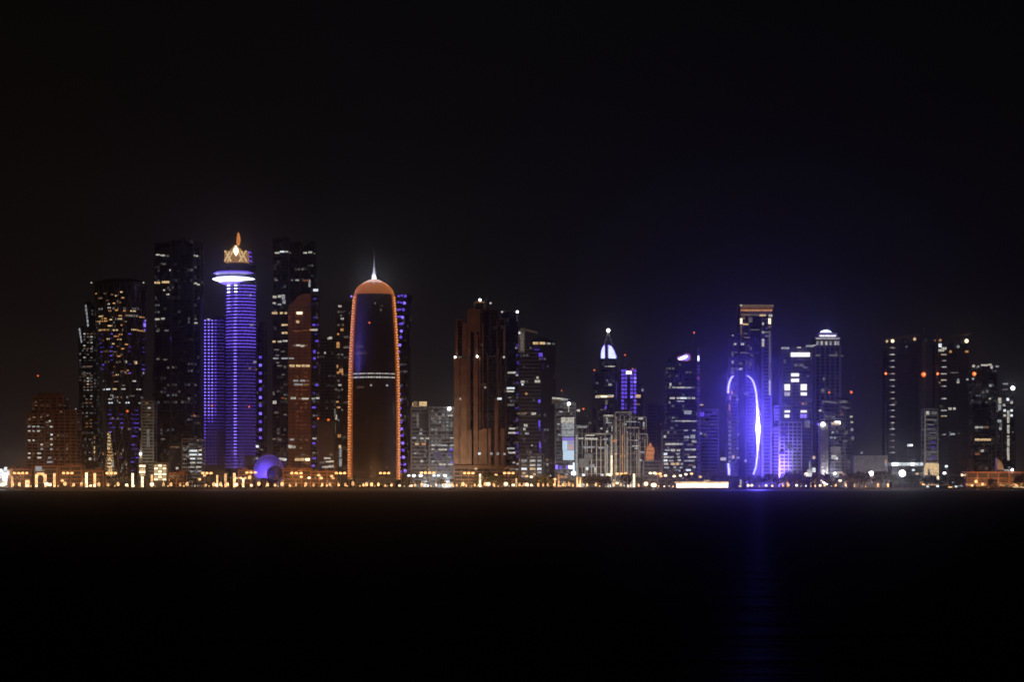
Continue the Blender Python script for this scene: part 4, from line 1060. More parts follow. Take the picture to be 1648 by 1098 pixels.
t.wins('1201,507,16,x,3 1215,507,10,d,2.6 1227,507.5,11,y,3 1240,508,6,w,4 1193,517,3.4,Z,9 1200,522,9,y,2.4 1193,527,2.4,x,7 1193,535,2,x,8 1200,537,4,d 1202,543.5,9,x,2 1208,515,6,d,8 1238.5,517,4,Z,9 1238.5,526,3,x,5 1228,521,3,w,4 1228,535,4,e,4 1233,535,8,d,3 1228,548,4,w,5 1228,554.5,4,w,7 1215,531,14,d,2 1234,541,6,d,3 1197,512,4,x,4', 3, -1.8)
t.box('light_strip', 1237.5, 1240, 532, 612, E_['d'], -1.9, -1.2); t.box('light_strip', 1237.4, 1240.2, 612, 636, E_['w'], -1.9, -1.2)
for y in (640, 647, 655, 668): t.win(1240, y, 4, 3, 'v', -1.8)

t = Tower('office_tower', 'banded mid height office building washed in violet right of the oval tower', NOW, 2710, 1245)
gw = glass(cw=3, fh=3.7, frac=.16, col=(.5, .4, 1), s=.12, base=(.10, .10, .13), rough=.5)
t.body('wall', 1222, 1238, 650, None, M_['pale'], gw, 0, 24, 3.7, 1.5, .5); t.body('wall', 1238.5, 1262, 690, None, M_['pale'], gw, -6, 24, 3.7, 1.5, .5, fin=12)
t.body('wall', 1246, 1258, 655, 690, M_['pale'], gw, 4, 20, 3.7, 1.5, .5)

t = Tower('screen_tower', 'tower with stacked bright white rectangular panels under a white roof bar', NOW, 2640, 1284)
gs = glass(cw=3.2, fh=3.8, frac=.10, col=(.7, .7, 1), s=.06, base=(.05, .05, .07), rough=.4)
t.body('wall', 1259, 1274, 566, None, M_['grey'], gs, 2, 28, 3.8, 1.0, .3); t.body('wall', 1275, 1307, 562, None, M_['grey'], gs, 0, 32, 3.8, 1.0, .3, fin=10)
t.poly('roof_sail', [(1297, 562), (1297, 559), (1311, 555), (1311, 558), (1306, 562)], M_['pale'], 2, 18)
t.body('wall', 1255, 1290, 681, None, M_['pale'], gs, -10, -2, 3.8, 1.2, .4, fin=5, fw=1.0)
t.wins('1288,571,31,P,7', 7, -3); t.wins('1279.5,603.5,13,P,5 1279.5,612.5,13,P,5.4 1267,623.5,9,P,10 1267,634.5,8.5,w,6 1293.5,623.5,10,P,10 1293.5,634.3,10,P,5 1267,662.5,9,P,3.6 1293.5,662.5,10,P,3.6 1266.5,670,8,P,5 1290.5,670,5,B,6 1296,670,4,B,6', 6, -2.6, 'lit_panel')
t.wins('1264,560.5,13,e,3.4 1286,559.4,6,w,2.4 1303,557.2,12,e,3 1310,556,5,w,2 1263,582,3,d,6 1281,588,6,d,4 1290,588,8,d,4 1296,592,6,d 1292,650,4,a,3 1297,650,4,d,3 1268,654,10,d,2 1299,683,9,d,12 1282,681,6,e,3 1262,700,8,d 1270,712,5,d', 3, -1.2)
t.wins('1274,760,4,e,8 1275,735,1.6,e,30 1283,742,1.6,d,30 1263,690,10,v,5 1261,700,8,v,5 1268,720,10,d,6 1258,729,8,v,4', 4, -11.5)

t = Tower('crowned_tower', 'tall pilastered tower with tiered white lit crown and violet dome', NOW, 2670, 1331)
sc = t.D / F
gk = glass(cw=2.8, fh=3.8, frac=.08, col=(.9, .9, .85), s=.05, base=(.05, .05, .055))
t.body('wall', 1312, 1352, 558, None, M_['pale'], gk, 0, 36, 3.8, .6, .2, fin=5.5, fw=1.5, side=2.5)
t.body('crown_base', 1313, 1351, 548, 557, M_['pale'], M_['pale'], 2, 34, 20, 0)
for i, x in enumerate((1315.5, 1322.5, 1330, 1337, 1344.5, 1349)): t.win(x, 552.5, 3.2, 6, 'e' if i in (0, 3, 5) else 'w', 1.2, 'crown_light')
t.body('crown_tier', 1312, 1352, 544.5, 547, M_['pale'], M_['pale'], 0, 36, 20, 0)
t.win(1332, 545, 38, 1.6, 'w', -.6, 'crown_light')
t.body('crown_tier', 1317, 1347, 538, 544.2, M_['pale'], M_['pale'], 6, 30, 20, 0)
t.wins('1323,541.5,8,P,4 1332,541.5,8.4,P,4 1341,541.5,8.4,P,4', 5, 5, 'crown_light')
mb = MB(); mb.lathe([(9.5 * sc, t.z(537.5)), (9.5 * sc, t.z(534)), (8 * sc, t.z(531.5)), (4 * sc, t.z(529.8)), (.3, t.z(529.3))], E_['s'], 24, (t.x(1332), 16)); t.part('dome', mb, smooth=True)
mb = MB(); mb.lathe([(10.4 * sc, t.z(538)), (10.4 * sc, t.z(534.5))], E_['B'], 24, (t.x(1332), 16), cap=False); t.part('dome_rim', mb)
t.mast(1332, 515, 529, .6, 16); point_light(t.e, (t.x(1332), -6, t.z(532)), 4e3, (.22, .16, 1), 2)
t.wins('1316,572,8,d,3 1341,572,14,d,3 1326,610,4,d,5 1324,629,6,d,6 1356,573,4,d,2', 3, -1)

t = Tower('grey_block', 'dim grey building with small roof beacons in front of the crowned tower', 'building', 2600, 1350)
t.body('wall', 1326, 1360, 646, None, M_['grey'], glass(cw=3, fh=3.8, frac=.4, col=(.85, .85, .9), s=.06, base=(.05, .05, .06)), 0, 26, 3.8, 1, .3, fin=10)
t.body('wall', 1353, 1369, 641, None, M_['grey'], glass(cw=3, fh=3.8, frac=.3, col=(.85, .85, .9), s=.05, base=(.05, .05, .06)), 4, 30, 3.8, 1, .3)
t.body('wall', 1320, 1332, 684, None, M_['pale'], stone, -4, 10, 3.8, .5, .3)
t.lamp(1334.5, 632, 1.8, 'r', 0, name='beacon'); t.mast(1334.5, 633, 646, .5, 1); t.lamp(1370, 631.5, 2.4, 'r', 4, name='beacon'); t.mast(1370, 632, 645, .5, 5)
t.wins('1330,647,14,d,3 1341,648,10,d,3 1358,647,12,d,4 1362,657,8,d,3 1320,661,4,w,3.6 1332,671,8,d,3 1341,672,6,d,3 1370,671,4,w,3 1371,680,4,w,3 1345,682,14,y,4 1348,681,9,S,5 1340,696,3,w,3 1338,705,4,e,3 1344,705,4,e,3 1362,697,5,d,6 1360,710,6,d 1371,692,4,e,5 1372,706,4,d,6 1345,725,16,d,12 1342,736,8,w,6 1346,738,5,c,4 1367,744,4,d,5 1366,751,4,d,4 1320,709,3,v,3 1355,666,3,o,6 1353,735,10,d,3', 3, -4)
t.lamp(1324.5, 683, 3.6, 'S', -6, 1.2e4, (.85, .85, 1)); t.win(1317, 683, 4, 4, 'b', -5)
t.lamp(1310, 737, 2.6, 'y', -10); t.lamp(1387, 729, 2, 'e', -5, name='lamp')
for x in (1320.5, 1328.5): t.box('pier', x, x + 2.4, 690, 765, stone, -6, -4.6)
mb = MB(); mb.lathe([(1.2, 0), (.7, 20), (.1, 34)], M_['pale'], 8, (t.x(1303), -12)); t.part('obelisk', mb)
t.wins('1303,760,8,w,8 1310,757,5,c,7 1297,764,5,Z,6 1303,765,6,c,5 1303,750,2,e,16', 6, -14)

t = Tower('long_hall', 'long low pale hall at the right with a dazzling white lamp in front', 'building', 2580, 1402)
t.body('wall', 1375, 1428, 736, None, M_['pale'], M_['pale'], 0, 40, 6, .5, .2, fin=16)
t.wins('1426,743,3,a,5 1426,748,3,e,6 1345,765,10,e,8 1350,761,12,w,3', 4, -1)

t = Tower('grandstand', 'low dark building under a row of white lamps at the right', 'building', 2570, 1463)
t.body('wall', 1437, 1486, 752, None, M_['grey'], M_['dark'], 0, 24, 5, .6)
t.box('roof', 1434, 1489, 744.5, 750.5, M_['white'], -6, 26)
for i, x in enumerate((1438.5, 1442.5, 1448, 1455, 1462, 1469, 1476, 1483)): t.win(x, 747.4, 4.6, 3.8, 'S' if i in (0, 1, 5) else 'c', -7, 'lamp')

# cranes and unfinished towers
def crane(label, D, xm, ytop, x0, x1, y0, y1, lamps, red):
    t = Tower('tower_crane', label, 'crane', D, xm, 'tower cranes over unfinished towers')
    mb = MB(); w = 1.2; X = t.x(xm)
    zt = t.z(ytop); n = int(zt / 6)
    for a in (-w, w):
        for b in (-w, w): mb.bar((X + a, b, 0), (X + a, b, zt), .35, M_['yellow'])
    for i in range(n):
        z0, z1 = zt * i / n, zt * (i + 1) / n
        s = 1 if i % 2 else -1
        for b in (-w, w): mb.bar((X - w * s, b, z0), (X + w * s, b, z1), .25, M_['yellow']); mb.bar((X + b, -w * s, z0), (X + b, w * s, z1), .25, M_['yellow'])
    t.part('mast', mb)
    mb = MB(); A = Vector((t.x(x0), 0, t.z(y0))); B = Vector((t.x(x1), 0, t.z(y1)))
    L = (B - A).length; k = int(L / 3)
    for o in ((0, -.9, 0), (0, .9, 0), (0, 0, 1.7)): mb.bar(A + Vector(o), B + Vector(o), .3, M_['yellow'])
    for i in range(k):
        p, q = A + (B - A) * (i / k), A + (B - A) * ((i + 1) / k); m = (p + q) / 2 + Vector((0, 0, 1.7))
        for o in (-.9, .9): mb.bar(p + Vector((0, o, 0)), m, .18, M_['yellow']); mb.bar(m, q + Vector((0, o, 0)), .18, M_['yellow'])
    t.part('jib', mb)
    mb = MB(); f = (xm - x0) / (x1 - x0); J = A + (B - A) * f; T = J + Vector((0, 0, 8))
    for o in (-1, 1): mb.bar(J + Vector((o, 0, 0)), T, .4, M_['yellow'])
    mb.bar(T, A, .18, M_['metal']); mb.bar(T, A + (B - A) * .8, .18, M_['metal']); t.part('apex', mb)
    e = A if abs(f) < .5 else B
    mb = MB(); mb.box((e.x - 1.5, -1.2, e.z - 3), (e.x + 1.5, 1.2, e.z - .2), M_['concrete']); t.part('counterweight', mb)
    mb = MB(); mb.box((X + 1.3, -1.4, zt - 1), (X + 3.3, 1.2, zt + 1.6), M_['white']); t.part('cab', mb)
    mb = MB(); H = A + (B - A) * (.75 if f < .5 else .25); mb.bar(H, H - Vector((0, 0, 14)), .15, M_['metal']); mb.box((H.x - .5, -.4, H.z - 15.5), (H.x + .5, .4, H.z - 14), M_['yellow']); t.part('hook', mb)
    for x, y, r, k_, en in lamps: t.lamp(x, y, r, k_, -2, en, (1, .72, .42))
    for x, y, r, en in red: t.lamp(x, y, r, 'R' if r > 2 else 'r', -2.5, en, (1, .14, .03), 'beacon')
def skeleton(label, D, x0, x1, y, lx, ys, keys, extra='', name='unfinished_tower', lw=9):
    t = Tower(name, label, NOW, D, (x0 + x1) / 2)
    t.body('wall', x0, x1, y, None, M_['dark'], glass(cw=5, fh=4, frac=.015, col=(1, .8, .5), s=.05, base=(.03, .028, .026), rough=.8), 0, 30, 4, .8, .8, fin=12, fw=1.2)
    for i, yy in enumerate(ys): t.win(lx, yy, lw, 1.7, keys[i % len(keys)], -2, 'work_light'); t.win(lx + 1, yy - .3, lw * .45, 2, 'w' if keys[i % len(keys)] == 'e' else 'e', -2.4, 'work_light')
    if extra: t.wins(extra, 3, -2, 'work_light')
    mb = MB()
    for i in range(6):
        xx = t.x(x0 + (x1 - x0) * (i + .5) / 6, 8)
        mb.box((xx - .5, 8, t.z(y, 8)), (xx + .5, 9, t.z(y, 8) + random.uniform(3, 6)), M_['concrete'])
    t.part('bare_columns', mb)
    return t
t = skeleton('unfinished dark tower with one ladder of dim lights, left of the two', 2720, 1427, 1478, 553, 1436, [560, 571, 581, 591, 602, 612, 622, 632, 642, 652, 661, 671, 681, 691, 700, 710, 720, 729], 'xedx',
             '1459,558,4,d,3 1464,717,7,c,4 1467,717,3,S,3')
t.box('hoist', 1424.5, 1427, 650, 745, M_['concrete'], -3, -1)
t = skeleton('unfinished dark tower with a brighter ladder of lights, right of the two', 2740, 1509, 1558, 555, 1519, [560, 571, 581, 591, 602, 612, 622, 642, 661, 670, 700], 'wyxe',
             '1513,556,5,c,6 1515,564,9,w,4 1513,548,4,w 1520,561,6,w,4 1530,566,4,a,4 1542,558,4,e,4 1529,658,5,w,4 1536,658,4,w,4 1542,615,4,w,4 1542,611,3,e 1556,566,5,a,3.4 1533,699,8,e,3 1544,698,3,d,2 1512,616,4,d 1534,600,8,d,2 1540,600,5,d,2 1557,611,4,e')
crane('tower crane with amber jib lamps over the left unfinished tower', 2700, 1487, 548, 1478.0, 1422, 540, 549, [(1427.5, 549.5, 2.2, 'y', 0), (1436.5, 549, 2.8, 'Z', 3e3), (1472, 546, 2.6, 'y', 1e3)], [(1425.5, 601.5, 2.4, 2e3), (1486.5, 603, 3.9, 1.2e4)])
crane('tower crane with one bright amber lamp over the right unfinished tower', 2710, 1508, 549, 1500, 1563, 549, 537, [(1513.5, 547.5, 2.0, 'a', 0), (1555.5, 549, 3.3, 'Z', 3e3), (1505, 548, 1.6, 'x', 0)], [(1509, 601.8, 2.4, 3e3), (1568, 602, 3.5, 1.1e4)])

t = Tower('lit_slab_tower', 'slim pale tower with glowing cream portal at its base', NOW, 2600, 1498)
t.body('wall', 1488, 1509, 660, None, M_['pale'], glass(cw=3.0, fh=4.2, frac=.5, col=(.8, .85, .9), s=.10, col2=(.3, .3, .9), base=(.05, .05, .06)), 0, 20, 4.2, .9, .4)
t.box('light_strip', 1488, 1490.5, 664, 765, E_['d'], -1.4, -.8)
t.wins('1493,665,5,w,6 1503,665,10,d,5 1499,676,18,d,3 1498,684,12,d,2 1498,691,14,d,2 1502,697,12,d,2 1500,705,14,d,2 1502,712,8,v,3 1501,728,13,d,3 1502,737,8,v,4 1501,720,7,v,4 1499,688,6,p,12', 3, -1)
t.poly('portal', [(1488, 765), (1488, 747), (1511, 747), (1511, 772), (1505, 772), (1500, 764), (1498, 764), (1498, 757), (1495.5, 755), (1493, 757), (1493, 765)], E_['y'], -4, -1)
t.box('portal_canopy', 1488, 1509, 745.5, 748.5, E_['y'], -6, -4.1); t.win(1508, 770, 7, 5, 'Z', -4.6); t.win(1504, 755, 7, 12, 'y', -4.4)
t = Tower('dark_tower', 'dark tower with one row of roof lamps and two amber window rows', NOW, 2760, 1585)
t.body('wall', 1566, 1604, 590, None, M_['dark'], gd, 0, 30, 4, .6, .3, fin=9)
t.lamp(1567, 589.5, 2.4, 'w', -3); t.lamp(1574.5, 590, 1.6, 'e', -3)
t.wins('1582,588,6,w 1587,588,5,w 1593,587,6,w 1596,591,4,w,5 1605,590,5,e 1594,621,4,e,4 1589,630,4,d,4 1594,642,5,w,3 1600,642,4,d,3 1572,688,6,w,3.4 1579,688,6,e,3.4 1587,688,8,x,3.4 1573,708,8,y,3.4 1580,708,5,y,3.4 1586,708,7,y,3.4 1593,708,8,y,3.4 1581,726,4,w,4 1573,731,7,o,4 1565,645,3,d 1566,610,4,e,3', 3, -1)
t.box('lift_shaft', 1561, 1568, 739, 765, M_['pale'], -12, -4)
t = Tower('dark_tower', 'dim tower with a broken white vertical light line at the far right', NOW, 2680, 1621)
t.body('wall', 1604, 1634, 636, None, M_['dark'], gd, 0, 28, 4, .6, .3)
t.body('wall', 1604, 1613, 640, None, M_['grey'], gq, -3, -.6, 4, .6, .3)
t.lamp(1630, 625, 3.4, 'S', -3, 1.2e4, (.9, .95, 1)); t.mast(1630, 626, 636, .6, 0)
for y0, y1 in ((661, 670), (671, 681), (684, 698), (701, 704.5), (706, 718), (720, 741)): t.box('light_strip', 1621, 1624.6, y0, y1, E_['w'], -2, -1)
t.wins('1609,645,5,w,9 1609,656,5,e,9 1606,662,5,d,3 1608.5,678,6,e,5 1610,690,4,e,5 1611,684,4,d,4 1622,643,4,c,5 1628,648,4,w,4 1616,652,4,w,4 1617,661,4,c,4 1628,661,4,c,4 1617,669,4,w,4 1628,669,4,c,4 1618,618,8,e,1.8 1618,627,8,d,1.8 1607,703,3,d,3 1606,648,3,d,6 1630,696,3,d', 3, -4)

t = Tower('waterfront_restaurant', 'long rust-lit low building with amber arcade at the far right waterfront', 'building', 2470, 1602)
rb_ = mat('rust_render', (.48, .22, .12), .85)
t.body('wall', 1556, 1658, 762, None, rb_, M_['dark'], 0, 30, 4.6, 1, .4, fin=11, fw=1.2)
for i in range(22):
    x = 1556 + i * 4.2
    if 1587 < x < 1605: continue
    t.win(x, 780 + (i % 3) * .8, 3.8, 3.6, random.choice('aaOax'), -1.2); 
    if i % 2: t.win(x, 773.5, 7, 1.4, 'o', -1.2)
t.lamp(1571, 775.5, 2.6, 'O', -4, 6e3, (1, .5, .2))
for x in (1570, 1600, 1630): point_light(t.e, (t.x(x), -16, 9), 5e3, (1, .42, .14), 2)
t.poly('roof_sail', [(1605, 745), (1605, 738), (1612, 744), (1616, 756), (1630, 757), (1630, 761), (1605, 762)], M_['white'], 4, 14)
t.lamp(1629, 756.5, 2.2, 'S', -2, 6e3, (.9, .95, 1)); t.win(1622, 757, 12, 2, 'e', -1)
t.wins('1637,784,14,y,2.6 1644,785,10,A,2', 3, -3)

t = Tower('lit_ferry_pavilion', 'long blazing cream lit pavilion right on the water edge', 'pavilion', 2408, 1130)
Zp = emit('pavilion_front', (1, .86, .66), 2.4, .3, .35); 
t.box('glass_front', 1088, 1172, 778.2, 785.4, Zp, -.9, .8); t.box('fascia', 1087, 1172.6, 776, 778.3, E_['A'], -.8, 12); t.box('roof', 1089, 1171, 774.8, 775.9, M_['white'], 0, 12)
t.box('plinth', 1087, 1173, 785.4, 787, M_['concrete'], -.8, 12); t.box('roof_light', 1133, 1142, 773, 774.7, E_['y'], 2, 5)
mb = MB()
for i in range(29): xx = t.x(1088 + i * 3); mb.box((xx - .16, -1.2, t.z(785.3)), (xx + .16, -.92, t.z(778.4)), M_['metal'])
t.part('mullions', mb)
t = Tower('left_hall', 'pale glaring white lit building corner at the far left waterfront', 'building', 2450, 6)
t.body('wall', -40, 12, 758, None, M_['pale'], M_['grey'], 0, 24, 5, .8)
t.wins('3,764,6,c,12 8,768,7,L,12 8,777,6,Z,8 9,755,5,c,6 2,757,3,s,4 13,762,4,c,8 4,781,7,Z,5', 5, -1)
point_light(t.e, (t.x(8), -12, 10), 1.2e4, (1, .9, .8), 2)
t = Tower('arcade_building', 'low building with a pale glowing arch near the left waterfront', 'building', 2500, 66)
t.body('wall', 56, 92, 752, None, rb_, M_['dark'], 0, 20, 4.6, 1); t.poly('lit_arch', [(57, 778), (57, 764), (60, 761), (70, 761), (73, 764), (73, 778), (70, 778), (70, 768), (67, 765), (63, 765), (60.5, 768), (60.5, 778)], E_['A'], -1.6, -.6)
t.wins('62,755,10,e,8 70,757,5,x,5', 4, -1)

# ---------------------------------------------------------------- lamps along the shore
NEAR = [(0, 'left_end', 'glaring far left hall'), (45, '', 'brown apartment block'), (135, '', 'waisted round tower'), (232, '', 'cream lit showroom'), (325, '', 'violet disc tower'),
        (403, '', 'violet sphere'), (456, '', 'rust faced twin tower'), (515, '', 'grey towers'), (558, '', 'orange edged tower'), (643, '', 'grey office blocks'), (731, '', 'brown stepped tower'),
        (832, '', 'violet glass tower'), (893, '', 'blue screen block'), (927, '', 'stepped limestone blocks'), (1040, '', 'curved top tower'), (1174, '', 'glowing oval tower'), (1246, '', 'white panel tower'),
        (1311, '', 'crowned tower'), (1375, '', 'long pale hall'), (1430, '', 'unfinished towers'), (1556, '', 'rust-lit restaurant')]
ORD = 'first second third fourth fifth sixth seventh eighth ninth tenth eleventh twelfth thirteenth fourteenth fifteenth'.split()
_cnt = {}
def place(x, what):
    n = [q for q in NEAR if q[0] <= x + .1][-1]
    k = _cnt.get((n[2], what), 0); _cnt[(n[2], what)] = k + 1
    return '%s %s from the left below the %s' % (ORD[k], what, n[2])

def build_lantern(lm):
    root = bpy.data.objects.new('shore_lantern', None); COL.objects.link(root)
    mb = MB(); mb.lathe([(.35, 0), (.35, .5), (.16, .6), (.13, 1.3), (.3, 1.4)], M_['metal'], 8); link('post', mb.mesh('post'), root)
    mb = MB(); mb.lathe([(.5, 1.4), (1.05, 1.8), (1.15, 2.8), (.95, 3.7), (.5, 4.0)], lm, 10); link('lantern', mb.mesh('lantern'), root)
    mb = MB(); mb.lathe([(1.1, 3.95), (.5, 4.4), (.05, 4.7)], M_['metal'], 10); link('cap', mb.mesh('cap'), root)
    return root
protos = {}
def copy_thing(key, maker):
    if key not in protos:
        protos[key] = maker(); return protos[key]
    src = protos[key]; r = src.copy(); COL.objects.link(r)
    for ch in src.children:
        c = ch.copy(); COL.objects.link(c); c.parent = r
    return r
lan = [6, 20, 31, 44, 59, 75, 80, 88, 104.5, 118.5, 131, 138, 146, 152, 159, 174, 190, 204, 214.6, 229, 244.6, 263, 275, 290, 301, 331, 344, 348.5, 355, 366, 380, 391, 404.5,
       416.5, 430.6, 442.7, 454, 466, 476.5, 492, 504.5, 518.5, 526, 531, 545, 556, 568, 585, 590, 598, 609, 620, 630, 643, 662, 668, 679, 689, 702, 715, 721.7, 728, 735, 745, 750, 764, 772, 781, 786, 795,
       814, 826, 836, 843, 848, 855, 866, 874, 881.5, 892, 899, 906, 910, 916, 922, 932, 945, 959, 988, 999, 1028, 1039.5, 1069, 1083, 1204, 1210, 1233, 1243, 1260, 1269, 1282, 1297, 1312, 1320, 1327, 1345, 1361, 1375, 1393, 1413, 1429]
dimr = {1243: .6, 1260: .8, 1269: .7, 1297: .6, 1312: .7, 1345: .8, 1375: .6, 1393: .5, 1413: .9, 1069: .6, 1083: .5}
random.seed(5)
for x in lan:
    bright = x in (6, 59, 75, 80, 146, 152, 214.6, 229, 244.6, 380, 643, 721.7, 772, 786, 814, 826, 848, 855, 932, 1039.5, 1204, 1210, 1233, 1320, 662) or random.random() < .12
    cool = x in (689, 702, 1243, 1282, 1297, 1204)
    k = 's' if cool and not bright else ('Z' if bright else 'A')
    o = copy_thing('lantern_' + k, lambda: build_lantern(E_[k]))
    D = SHORE + 6 + random.uniform(0, 5)
    o.location = (wx(x, D), D, GZ + .12)
    v = random.uniform(.68, 1.18) * dimr.get(x, 1)
    o.scale = (v * (1.6 if bright else 1.2), v * 1.15, v * random.uniform(1.05, 1.3))
    if lan.index(x) % 3 == 1: point_light(o, (0, .5, 4.6), 2500 if x < 1100 else 900, (1, .42, .13), 1)
    tag(o, place(x, {'s': 'cool white lantern', 'Z': 'bright cream lantern', 'A': 'amber lantern'}[k]), 'lantern', 'lanterns along the promenade')
# small low lights crowding the promenade between 820 and 920 and elsewhere
def build_bollard(lm):
    root = bpy.data.objects.new('bollard_light', None); COL.objects.link(root)
    mb = MB(); mb.lathe([(.25, 0), (.25, .9)], M_['metal'], 8); link('post', mb.mesh('post'), root)
    mb = MB(); mb.lathe([(.55, .9), (.6, 1.7), (.2, 1.9)], lm, 8); link('lamp_head', mb.mesh('lamp_head'), root)
    return root
random.seed(8)
bol = sorted([round(x + random.uniform(-3, 3), 1) for x in range(8, 640, 22)] + [round(x + random.uniform(-2, 2), 1) for x in range(650, 925, 9)] + [x + .0 for x in (965, 1013, 1060, 1077, 1190, 1222, 1289, 1305, 1338)])
for x in bol:
    k = random.choice('AAAyw')
    o = copy_thing('bollard_' + k, lambda: build_bollard(E_[k]))
    D = SHORE + 2.5 + random.uniform(0, 1.5)
    o.location = (wx(x, D), D, GZ + .12); o.scale = (1.3,) * 3
    tag(o, place(x, {'A': 'small amber bollard light', 'y': 'small warm bollard light', 'w': 'small pale bollard light'}[k]), 'bollard light', 'bollard lights on the sea wall edge')

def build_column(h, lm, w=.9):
    root = bpy.data.objects.new('glowing_trunk', None); COL.objects.link(root)
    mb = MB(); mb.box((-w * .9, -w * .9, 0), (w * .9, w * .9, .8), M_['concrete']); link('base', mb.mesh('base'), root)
    mb = MB(); mb.box((-w, -w, .8), (w, w, h), lm)  # imitates a floodlit palm trunk: the shaft itself emits the light
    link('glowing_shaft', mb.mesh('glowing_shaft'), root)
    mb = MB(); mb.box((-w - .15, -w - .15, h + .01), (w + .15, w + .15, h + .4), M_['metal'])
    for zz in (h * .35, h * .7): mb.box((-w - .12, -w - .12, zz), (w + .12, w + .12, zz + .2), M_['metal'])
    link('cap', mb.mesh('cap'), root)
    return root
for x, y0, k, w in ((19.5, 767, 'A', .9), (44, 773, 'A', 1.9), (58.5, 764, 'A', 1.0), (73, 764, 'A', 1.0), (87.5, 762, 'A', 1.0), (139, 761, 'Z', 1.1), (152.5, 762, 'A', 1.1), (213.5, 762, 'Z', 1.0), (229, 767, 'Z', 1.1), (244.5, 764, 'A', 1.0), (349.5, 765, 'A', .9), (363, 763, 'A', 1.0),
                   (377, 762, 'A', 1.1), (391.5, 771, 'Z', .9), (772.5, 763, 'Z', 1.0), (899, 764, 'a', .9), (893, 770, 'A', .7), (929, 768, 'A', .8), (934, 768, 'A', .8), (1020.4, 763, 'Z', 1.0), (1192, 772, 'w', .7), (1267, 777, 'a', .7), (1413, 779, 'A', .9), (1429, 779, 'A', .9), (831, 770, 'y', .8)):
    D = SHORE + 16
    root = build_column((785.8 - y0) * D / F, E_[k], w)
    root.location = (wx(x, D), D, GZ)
    tag(root, place(x, {'A': 'tall amber glowing trunk', 'Z': 'tall bright cream glowing trunk', 'a': 'orange glowing trunk', 'w': 'short white glowing trunk', 'y': 'warm glowing trunk'}[k]), 'light column', 'glowing trunks behind the lanterns')

def build_street(n, lm, h=13.0):
    root = bpy.data.objects.new('street_lamp', None); COL.objects.link(root)
    mb = MB(); mb.lathe([(.22, 0), (.1, h)], M_['metal'], 8); mb.bar((-(n - 1) * 2.2, 0, h), ((n - 1) * 2.2, 0, h), .2, M_['metal']); link('pole', mb.mesh('pole'), root)
    for i in range(n):
        o = link('lamp_head', ball_mesh('lamp_head', lm), root, ((i - (n - 1) / 2) * 4.2, 0, h + .2)); o.scale = (3.4, 2.4, 2.4)
    return root
st = [(33, 762, 4, 'O'), (109, 762, 3, 'O'), (179, 762, 3, 'O'), (100, 774, 1, 'A'), (333, 762, 3, 'O'), (329, 766, 1, 'A'), (321, 772, 1, 'O'), (404, 761, 3, 'O'), (391, 770, 4, 'A'), (402, 768, 1, 'O'), (473, 762, 2, 'O'), (481, 762, 2, 'O'), (485, 768, 1, 'O'), (497.5, 769.5, 1, 'Z'), (513, 765.5, 1, 'O'), (517, 770, 1, 'O'), (534, 767, 1, 'O'), (536, 770, 1, 'A'), (548, 762, 3, 'O'),
      (619, 762, 3, 'O'), (658, 766, 1, 's'), (666, 766, 1, 'S'), (677, 766, 1, 'S'), (688, 761.5, 4, 'O'), (702, 766, 2, 's'), (716.5, 766, 1, 'S'), (754.5, 762, 3, 'O'), (766, 755, 1, 'y'), (798, 765, 1, 'A'), (819, 762, 3, 'O'), (843, 762, 1, 'y'), (848, 767, 1, 'A'), (855, 768, 1, 'Z'), (860, 764, 1, 'A'), (885, 767, 1, 'c'), (893, 772, 1, 'A'), (904, 768, 1, 'a'), (910, 768, 1, 'a'),
      (939, 765, 1, 's'), (969, 765, 1, 'c'), (988, 774, 1, 'y'), (993, 778, 1, 'Z'), (1000, 763, 3, 'O'), (1050, 762, 2, 'Z'), (1059, 763, 2, 'O'), (1064, 767, 1, 'A'), (1071, 766, 1, 'Z'), (1085, 767, 1, 'Z'), (1095, 766, 1, 'Z'), (1104, 764, 1, 'Z'), (1113, 763, 1, 'O'), (1127, 768, 1, 'A'), (1014, 765, 1, 'a'),
      (1343.5, 762.5, 1, 'S'), (1358.5, 764, 1, 'a'), (1352, 774, 1, 'Z'), (1405, 769, 1, 'a'), (1476, 763, 1, 'y'), (1482, 763, 1, 'x'), (1520, 762, 1, 'S'), (1523, 751, 1, 's'), (1470, 757, 1, 'c'), (1548, 765, 1, 'Z'), (1554, 765, 1, 'y'), (1533, 776, 1, 'e'), (1296, 765, 1, 'c')]
KN = {'O': 'sodium orange street lamp', 'A': 'dim amber street lamp', 'Z': 'cream street lamp', 's': 'cool blue-white street lamp', 'S': 'bright white street lamp', 'y': 'warm white street lamp', 'a': 'deep amber street lamp', 'c': 'cool white street lamp', 'x': 'faint warm street lamp', 'e': 'faint white street lamp'}
NN = {1: '', 2: 'double-headed ', 3: 'triple-headed ', 4: 'four-headed '}
for i, (x, y, n, k) in enumerate(st):
    D = SHORE + (75 if y < 768 else 36) + (i % 3) * 1.3
    h = (785.6 - y) * D / F
    root = build_street(n, E_[k], h - .1)
    root.location = (wx(x, D), D, GZ)
    tag(root, place(x, NN[n] + KN[k]), 'street lamp', 'street lamps along the corniche road')
    if n > 1 or k in 'S':
        out_light(root, (0, -3, h - 1), 9.0e3 * n * SODIUM, (1, .40, .12) if k == 'O' else (1, .85, .65), 1.5)
